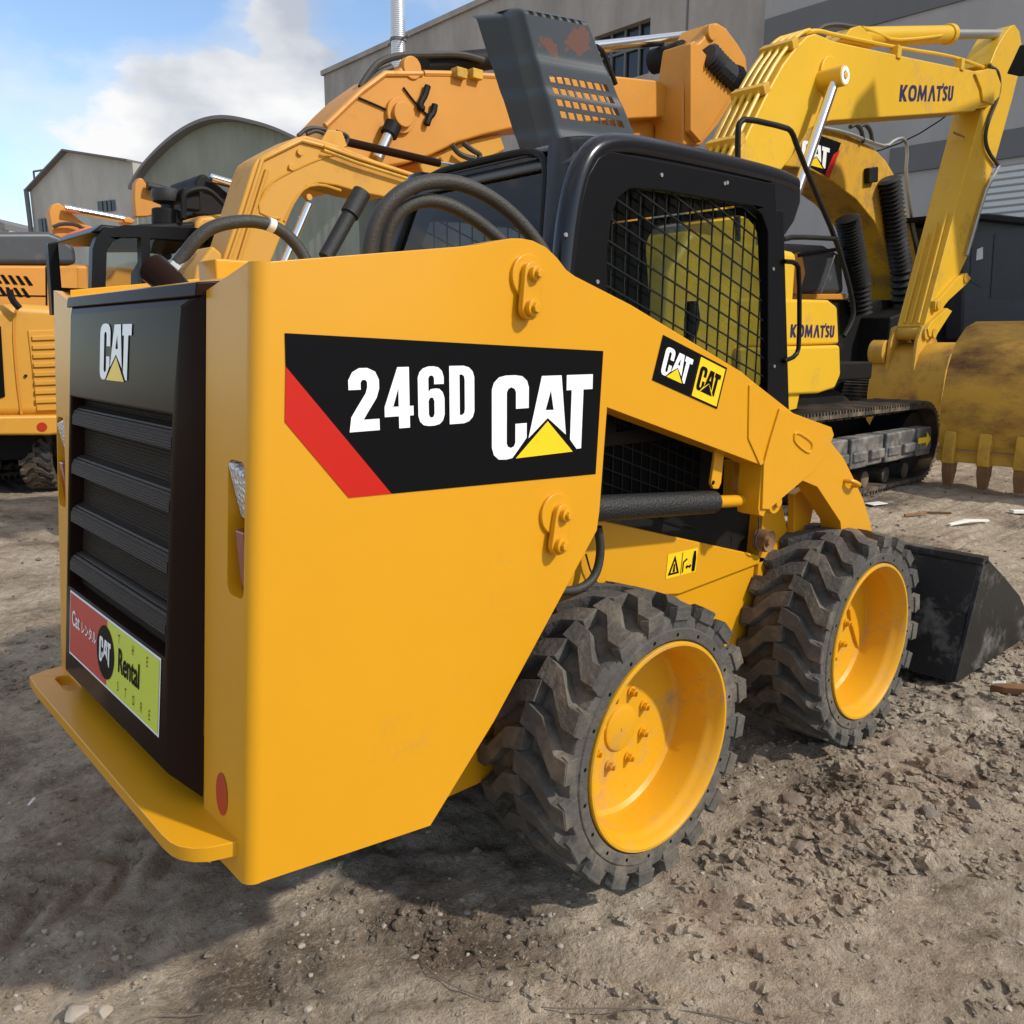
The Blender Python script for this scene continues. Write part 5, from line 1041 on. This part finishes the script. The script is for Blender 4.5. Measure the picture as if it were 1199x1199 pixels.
me = bpy.data.meshes.new('ground'); idx = np.arange(nx*ny).reshape(nx, ny)
q = np.stack([idx[:-1, :-1], idx[1:, :-1], idx[1:, 1:], idx[:-1, 1:]], -1).reshape(-1, 4)
me.vertices.add(nx*ny); me.vertices.foreach_set('co', np.stack([Xg, Yg, Zg], -1).reshape(-1)); me.loops.add(q.size); me.loops.foreach_set('vertex_index', q.reshape(-1)); me.polygons.add(len(q)); me.polygons.foreach_set('loop_start', np.arange(0, q.size, 4)); me.polygons.foreach_set('loop_total', np.full(len(q), 4)); me.update(); me.validate(); me.shade_smooth()
GR = bpy.data.objects.new('ground', me); COL.objects.link(GR); tag(GR, kind='structure')
m = bpy.data.materials.new('bare_earth'); m.use_nodes = True; nt = m.node_tree; N = nt.nodes; L = nt.links; b = N['Principled BSDF']; b.inputs['Roughness'].default_value = .92; b.inputs['Specular IOR Level'].default_value = .25
tc = N.new('ShaderNodeTexCoord')
def noise(scale, det=6, rough=.6, off=0, st=None):
    n = N.new('ShaderNodeTexNoise'); n.inputs['Scale'].default_value = scale; n.inputs['Detail'].default_value = det; n.inputs['Roughness'].default_value = rough
    mp = N.new('ShaderNodeMapping'); mp.inputs['Location'].default_value = (off, off*.7, 0)
    if st: mp.inputs['Scale'].default_value = st; mp.inputs['Rotation'].default_value = (0, 0, R(-20))
    L.new(tc.outputs['Object'], mp.inputs['Vector']); L.new(mp.outputs['Vector'], n.inputs['Vector']); return n.outputs['Fac']
def ramp(src, lo, hi, a=0., b_=1.):
    r = N.new('ShaderNodeMapRange'); r.inputs['From Min'].default_value = lo; r.inputs['From Max'].default_value = hi; r.inputs['To Min'].default_value = a; r.inputs['To Max'].default_value = b_; L.new(src, r.inputs['Value']); return r.outputs['Result']
def mix(fac, A, B, blend='MIX'):
    x = N.new('ShaderNodeMix'); x.data_type = 'RGBA'; x.blend_type = blend
    for s, v in (('A', A), ('B', B)):
        if isinstance(v, tuple): x.inputs[s].default_value = (*v, 1)
        else: L.new(v, x.inputs[s])
    if isinstance(fac, float): x.inputs['Factor'].default_value = fac
    else: L.new(fac, x.inputs['Factor'])
    return x.outputs['Result']
dry, mid_, wet, redd = (.72, .595, .44), (.50, .395, .285), (.19, .142, .10), (.43, .28, .195)
c = mix(ramp(noise(1.3, 9, .72), .42, .58), dry, mid_)
c = mix(ramp(noise(.9, 9, .70, 3.1), .51, .63), c, wet)
c = mix(ramp(noise(1.6, 8, .7, 8.2), .53, .66, 0, .75), c, redd)
c = mix(ramp(noise(2.2, 6, .7, 1.7, (1, 5, 1)), .58, .74, 0, .6), c, dry)
c = mix(ramp(noise(16, 6, .75, 5.), .36, .60), mix(.38, c, (.10, .08, .06)), c)
c = mix(ramp(noise(5, 7, .7, 15.), .50, .70, 0, .55), c, (.62, .53, .41))
c = mix(ramp(noise(70, 4, .75, 2.), .54, .68, 0, .7), c, (.68, .60, .50))
c = mix(ramp(noise(48, 5, .75, 4.), .55, .68, 0, .65), c, (.09, .07, .055))
L.new(c, b.inputs['Base Color'])
n1, n2 = noise(45, 8, .75), noise(14, 6, .7, 3.)
ad = N.new('ShaderNodeMath'); ad.operation = 'MULTIPLY_ADD'; ad.inputs[1].default_value = 2.2; L.new(n2, ad.inputs[0]); n3g = noise(150, 4, .8, 6.); ad2 = N.new('ShaderNodeMath'); ad2.operation = 'MULTIPLY_ADD'; ad2.inputs[1].default_value = .45; L.new(n3g, ad2.inputs[0]); L.new(n1, ad2.inputs[2]); L.new(ad2.outputs[0], ad.inputs[2])
bp = N.new('ShaderNodeBump'); bp.inputs['Strength'].default_value = .9; bp.inputs['Distance'].default_value = .035; L.new(ad.outputs[0], bp.inputs['Height']); L.new(bp.outputs['Normal'], b.inputs['Normal'])
me.materials.append(m)
# loose gravel: one mass of small stones
ico = bmesh.new(); bmesh.ops.create_icosphere(ico, subdivisions=2, radius=1); iv = np.array([v.co for v in ico.verts]); ifc = [[v.index for v in f.verts] for f in ico.faces]; ico.free()
def stones(n, xr_, yr_, smin, smax, seed, power=2.5, keepout=True, jag=.35):
    g = np.random.default_rng(seed); V, Fc = [], []; k = 0
    while k < n:
        x, y = g.uniform(*xr_), g.uniform(*yr_)
        if keepout and vnoise(np.array([x*1.9]), np.array([y*1.9]), 44)[0]+.6*vnoise(np.array([x*5.3]), np.array([y*5.3]), 45)[0] < .02 and g.random() < .82: continue
        s = smin+(smax-smin)*g.random()**power
        v = iv*(1+jag*(g.random((len(iv), 1))-.5))*np.array([s*g.uniform(.7, 1.3), s*g.uniform(.7, 1.3), s*g.uniform(.45, .8)])
        a = g.uniform(0, 6.28); ca, sa = math.cos(a), math.sin(a); v = np.stack([v[:, 0]*ca-v[:, 1]*sa, v[:, 0]*sa+v[:, 1]*ca, v[:, 2]], 1)
        v += np.array([x, y, float(ground_h(x, y))+s*.15]); o = len(V)*len(iv); V.append(v); Fc += [[i+o for i in f] for f in ifc]; k += 1
    mb = MB(); mb.v = [tuple(p) for p in np.concatenate(V)]; mb.f = Fc; mb.m = [0]*len(Fc); return mb
for nm, mb, mm in (('gravel', stones(5000, (-2.2, 4.5), (-2.6, 1.2), .002, .010, 3, 3.0), 'stone'), ('gravel', stones(2500, (-2.2, 9), (-2.5, 6), .003, .018, 5, 3.5), 'stone2'), ('soil_clods', stones(7000, (-1.4, 4.0), (-2.2, -.40), .002, .020, 8, 5.0, True, .9), m), ('soil_clods', stones(6000, (-2.2, .8), (-.6, 3.6), .002, .014, 28, 4.0, True, .9), m), ('soil_clods', stones(2500, (-.2, 2.6), (-1.30, -.80), .004, .030, 18, 4.5, True, .9), m)):
    g = mb.build(nm, mm, None, smooth=(mm != m), angle=30, fixn=False); tag(g, kind='stuff')
# a few rocks one can pick out
def rock(px, py, s, label, m='stone', flat=.6):
    p = onZ(px, py, 0); g = np.random.default_rng(int(px*7+py))
    bm = bmesh.new(); bmesh.ops.create_icosphere(bm, subdivisions=3, radius=1)
    cuts = [(Vector(g.normal(size=3)).normalized(), g.uniform(.55, .85)) for _ in range(9)]
    for v in bm.verts:
        c = v.co.copy()
        for n_, d in cuts:
            t = c.dot(n_)-d
            if t > 0: c -= n_*t
        c += Vector(g.normal(size=3))*.012; v.co = Vector((c.x*s, c.y*s*.85, c.z*s*flat))
    me_ = bpy.data.meshes.new('rock'); bm.to_mesh(me_); bm.free(); me_.materials.append(M[m]); me_.shade_smooth(); me_.set_sharp_from_angle(angle=R(28))
    o = bpy.data.objects.new('rock', me_); COL.objects.link(o); o.location = (p.x, p.y, float(ground_h(p.x, p.y))+s*flat*.25); o.rotation_euler = (0, 0, g.uniform(0, 6)); tag(o, label, 'rock', 'loose rocks on the ground')
rock(92, 1188, .034, 'pale rounded rock lying on the soil at the lower left corner')
rock(120, 1180, .024, 'smaller pale rock right of the rounded one at the lower left corner')
rock(136, 1110, .016, 'small grey stone on the bare soil in front of the bumper, lower left')
rock(1090, 958, .042, 'dark angular rock among the soil clods right of the rear wheel, farther one', 'stone2', .75)
rock(1140, 945, .038, 'dark angular rock at the right edge of the clods beside the rear wheel', 'stone2', .8)
rock(930, 935, .05, 'flat clod of hard soil just right of the rear tyre', 'clod', .5)
rock(935, 990, .035, 'brown lump of soil below the flat clod beside the rear tyre', 'clod', .6)
rock(1050, 870, .04, 'brown soil lump lying behind the front tyre towards the bucket', 'clod', .6)
def scrap(name, pts, w, th_, label, cat, m):
    P = [onZ(a, b_, 0) for a, b_ in pts]; P = [Vector((p.x, p.y, float(ground_h(p.x, p.y))+.012)) for p in P]
    mb = MB(); rings = []
    for i, p in enumerate(P):
        t = (P[min(i+1, len(P)-1)]-P[max(i-1, 0)]).normalized(); s = Vector((-t.y, t.x, 0)); ww_ = w*(1 if 0 < i < len(P)-1 else .55)
        rings.append([p-s*ww_, p+s*ww_, p+s*ww_+Vector((0, 0, th_)), p-s*ww_+Vector((0, 0, th_))])
    mb.loft(rings); o = mb.build(name, m, None, loc=tuple(P[0]), bevel=.004); return tag(o, label, cat)
scrap('plastic_strip', [(1112, 615), (1135, 612), (1158, 611)], .03, .02, 'white plastic strip lying on the ground beyond the bucket', 'litter', 'whiteplastic')
scrap('plastic_scrap', [(1185, 600), (1205, 599)], .05, .03, 'white plastic scrap on the ground at the right edge', 'litter', 'whiteplastic')
scrap('paper_sheet', [(1018, 594), (1035, 592)], .10, .006, 'flat white paper sheet on the ground beside the excavator track', 'litter', 'whiteplastic')
scrap('rusty_scrap', [(1163, 806), (1178, 812), (1199, 816), (1215, 815)], .035, .03, 'curled rusty brown scrap on the ground right of the bucket', 'scrap', 'rusty')
scrap('bent_rod', [(1060, 605), (1085, 601), (1115, 604)], .018, .02, 'dark bent rod among debris on the ground beyond the bucket', 'scrap', 'rusty')
scrap('plastic_bag', [(1162, 800), (1178, 803)], .03, .015, 'crumpled white plastic bit beside the rusty scrap', 'litter', 'whiteplastic')
scrap('leaf', [(35, 948), (42, 940)], .008, .003, 'small pale leaf on dark soil left of the bumper', 'leaf', 'whiteplastic')
wr = MB().tube([Vector((p.x, p.y, float(ground_h(p.x, p.y))+.008)) for p in (onZ(*q, 0) for q in ((490, 1100), (494, 1122), (515, 1146), (560, 1162), (640, 1174), (760, 1178), (850, 1188), (930, 1215)))], .0017, 6, 2).build('wire', 'stone2', None); tag(wr, 'thin dark wire curving over the soil at the lower middle', 'wire')
wr = MB().tube([Vector((p.x, p.y, float(ground_h(p.x, p.y))+.006)) for p in (onZ(*q, 0) for q in ((140, 1205), (170, 1192), (225, 1180), (290, 1178)))], .0015, 6, 2).build('wire', 'stone2', None); tag(wr, 'short thin wire on the soil by the pale rocks, lower left', 'wire')
# overhead cable
a, b_ = onX(1000, 185, XW-1), onX(1199, 55, XW-1); cb = MB().tube([a.lerp(b_, t)-Vector((0, 0, .5*math.sin(math.pi*t))) for t in np.linspace(-.3, 1.3, 14)], .018, 5).build('overhead_cable', 'matte', None, loc=tuple(a)); tag(cb, 'thin dark cable sagging across the warehouse wall', 'cable')

# ================================================================== LIGHT, SKY, CAMERA
SUN_AZ, SUN_EL = R(-66), R(40)
w = bpy.data.worlds.new('World'); SC.world = w; w.use_nodes = True; nt = w.node_tree; N = nt.nodes; L = nt.links
bg = N['Background']; sky = N.new('ShaderNodeTexSky'); sky.sky_type = 'NISHITA'; sky.sun_disc = False; sky.sun_elevation = SUN_EL; sky.sun_rotation = R(90)-SUN_AZ; sky.air_density = 1.0; sky.dust_density = .6; sky.ozone_density = 2.0
tc = N.new('ShaderNodeTexCoord'); sep = N.new('ShaderNodeSeparateXYZ'); L.new(tc.outputs['Generated'], sep.inputs[0])
mp = N.new('ShaderNodeMapping'); mp.inputs['Scale'].default_value = (1, 1, 1.9); mp.inputs['Location'].default_value = (.35, .1, .2); L.new(tc.outputs['Generated'], mp.inputs['Vector'])
n = N.new('ShaderNodeTexNoise'); n.inputs['Scale'].default_value = 4.6; n.inputs['Detail'].default_value = 10; n.inputs['Roughness'].default_value = .58; L.new(mp.outputs['Vector'], n.inputs['Vector'])
acc = n.outputs['Fac']
def M2(op, a, b_):
    x = N.new('ShaderNodeMath'); x.operation = op
    for i, v in ((0, a), (1, b_)):
        if isinstance(v, (int, float)): x.inputs[i].default_value = v
        else: L.new(v, x.inputs[i])
    return x.outputs[0]
def bank(px, py, rad, amt):
    global acc
    d = Vector(ray(px, py)).normalized(); vm = N.new('ShaderNodeVectorMath'); vm.operation = 'DISTANCE'; vm.inputs[1].default_value = d; nv = N.new('ShaderNodeVectorMath'); nv.operation = 'NORMALIZE'; L.new(tc.outputs['Generated'], nv.inputs[0]); L.new(nv.outputs[0], vm.inputs[0])
    mr = N.new('ShaderNodeMapRange'); mr.interpolation_type = 'SMOOTHSTEP'; mr.inputs['From Min'].default_value = rad; mr.inputs['From Max'].default_value = 0; mr.inputs['To Min'].default_value = 0; mr.inputs['To Max'].default_value = amt; L.new(vm.outputs['Value'], mr.inputs['Value']); acc = M2('ADD', acc, mr.outputs['Result'])
for q in ((325, 18, .055, .13), (170, 100, .12, .15), (330, 95, .12, .20), (250, 140, .14, .14), (40, 70, .10, .09), (330, 150, .12, .10), (540, 10, .10, .10), (90, 5, .10, -.18), (220, 30, .07, -.15), (70, 170, .12, .06), (120, 190, .10, .08), (400, 30, .06, -.10), (300, 62, .05, -.13), (215, 20, .06, -.10)): bank(*q)
zr = N.new('ShaderNodeMapRange'); zr.interpolation_type = 'SMOOTHSTEP'; zr.inputs['From Min'].default_value = .42; zr.inputs['From Max'].default_value = .70; zr.inputs['To Max'].default_value = .16; L.new(sep.outputs['Z'], zr.inputs['Value']); acc = M2('ADD', acc, zr.outputs['Result'])  # thicker cloud overhead, out of view, added to neutralise the blue ambient light
mr = N.new('ShaderNodeMapRange'); mr.interpolation_type = 'SMOOTHSTEP'; mr.inputs['From Min'].default_value = .545; mr.inputs['From Max'].default_value = .68; L.new(acc, mr.inputs['Value'])
veil = N.new('ShaderNodeMapRange'); veil.interpolation_type = 'SMOOTHSTEP'; veil.inputs['From Min'].default_value = .40; veil.inputs['From Max'].default_value = .62; veil.inputs['To Max'].default_value = .42; L.new(acc, veil.inputs['Value']); cov = M2('MAXIMUM', mr.outputs['Result'], veil.outputs['Result'])
n2 = N.new('ShaderNodeTexNoise'); n2.inputs['Scale'].default_value = 6; n2.inputs['Detail'].default_value = 6; L.new(mp.outputs['Vector'], n2.inputs['Vector'])
cr = N.new('ShaderNodeMix'); cr.data_type = 'RGBA'; cr.inputs['A'].default_value = (2.5, 2.7, 3.1, 1); cr.inputs['B'].default_value = (4.6, 4.6, 4.6, 1); crr = N.new('ShaderNodeMapRange'); crr.inputs['From Min'].default_value = .36; crr.inputs['From Max'].default_value = .60; L.new(n2.outputs['Fac'], crr.inputs['Value']); L.new(crr.outputs['Result'], cr.inputs['Factor'])
mxs = N.new('ShaderNodeMix'); mxs.data_type = 'RGBA'; L.new(cov, mxs.inputs['Factor']); L.new(sky.outputs[0], mxs.inputs['A']); L.new(cr.outputs['Result'], mxs.inputs['B'])
L.new(mxs.outputs['Result'], bg.inputs['Color']); bg.inputs['Strength'].default_value = .15
ld = bpy.data.lights.new('sun', 'SUN'); ld.energy = 2.6; ld.angle = R(2.2); ld.color = (1, .94, .85); lo = bpy.data.objects.new('sun', ld); COL.objects.link(lo)
sd = Vector((math.cos(SUN_EL)*math.cos(SUN_AZ), math.cos(SUN_EL)*math.sin(SUN_AZ), math.sin(SUN_EL))); lo.rotation_euler = sd.to_track_quat('Z', 'Y').to_euler(); lo.location = sd*30
cam = bpy.data.cameras.new('camera'); co = bpy.data.objects.new('camera', cam); COL.objects.link(co); SC.camera = co
cam.sensor_fit = 'HORIZONTAL'; cam.sensor_width = 36; cam.lens = 36*FPX/1199; cam.clip_end = 3000; cam.clip_start = .05; cam.shift_x = .5/1199; cam.shift_y = -.5/1199
rm = Matrix((( _r[0], _u[0], -_f[0]), (_r[1], _u[1], -_f[1]), (_r[2], _u[2], -_f[2]))); co.matrix_world = Matrix.Translation(Vector(CP)) @ rm.to_4x4()
SC.view_settings.view_transform = 'Standard'; SC.view_settings.look = 'None'; SC.view_settings.exposure = .50; SC.view_settings.gamma = 1
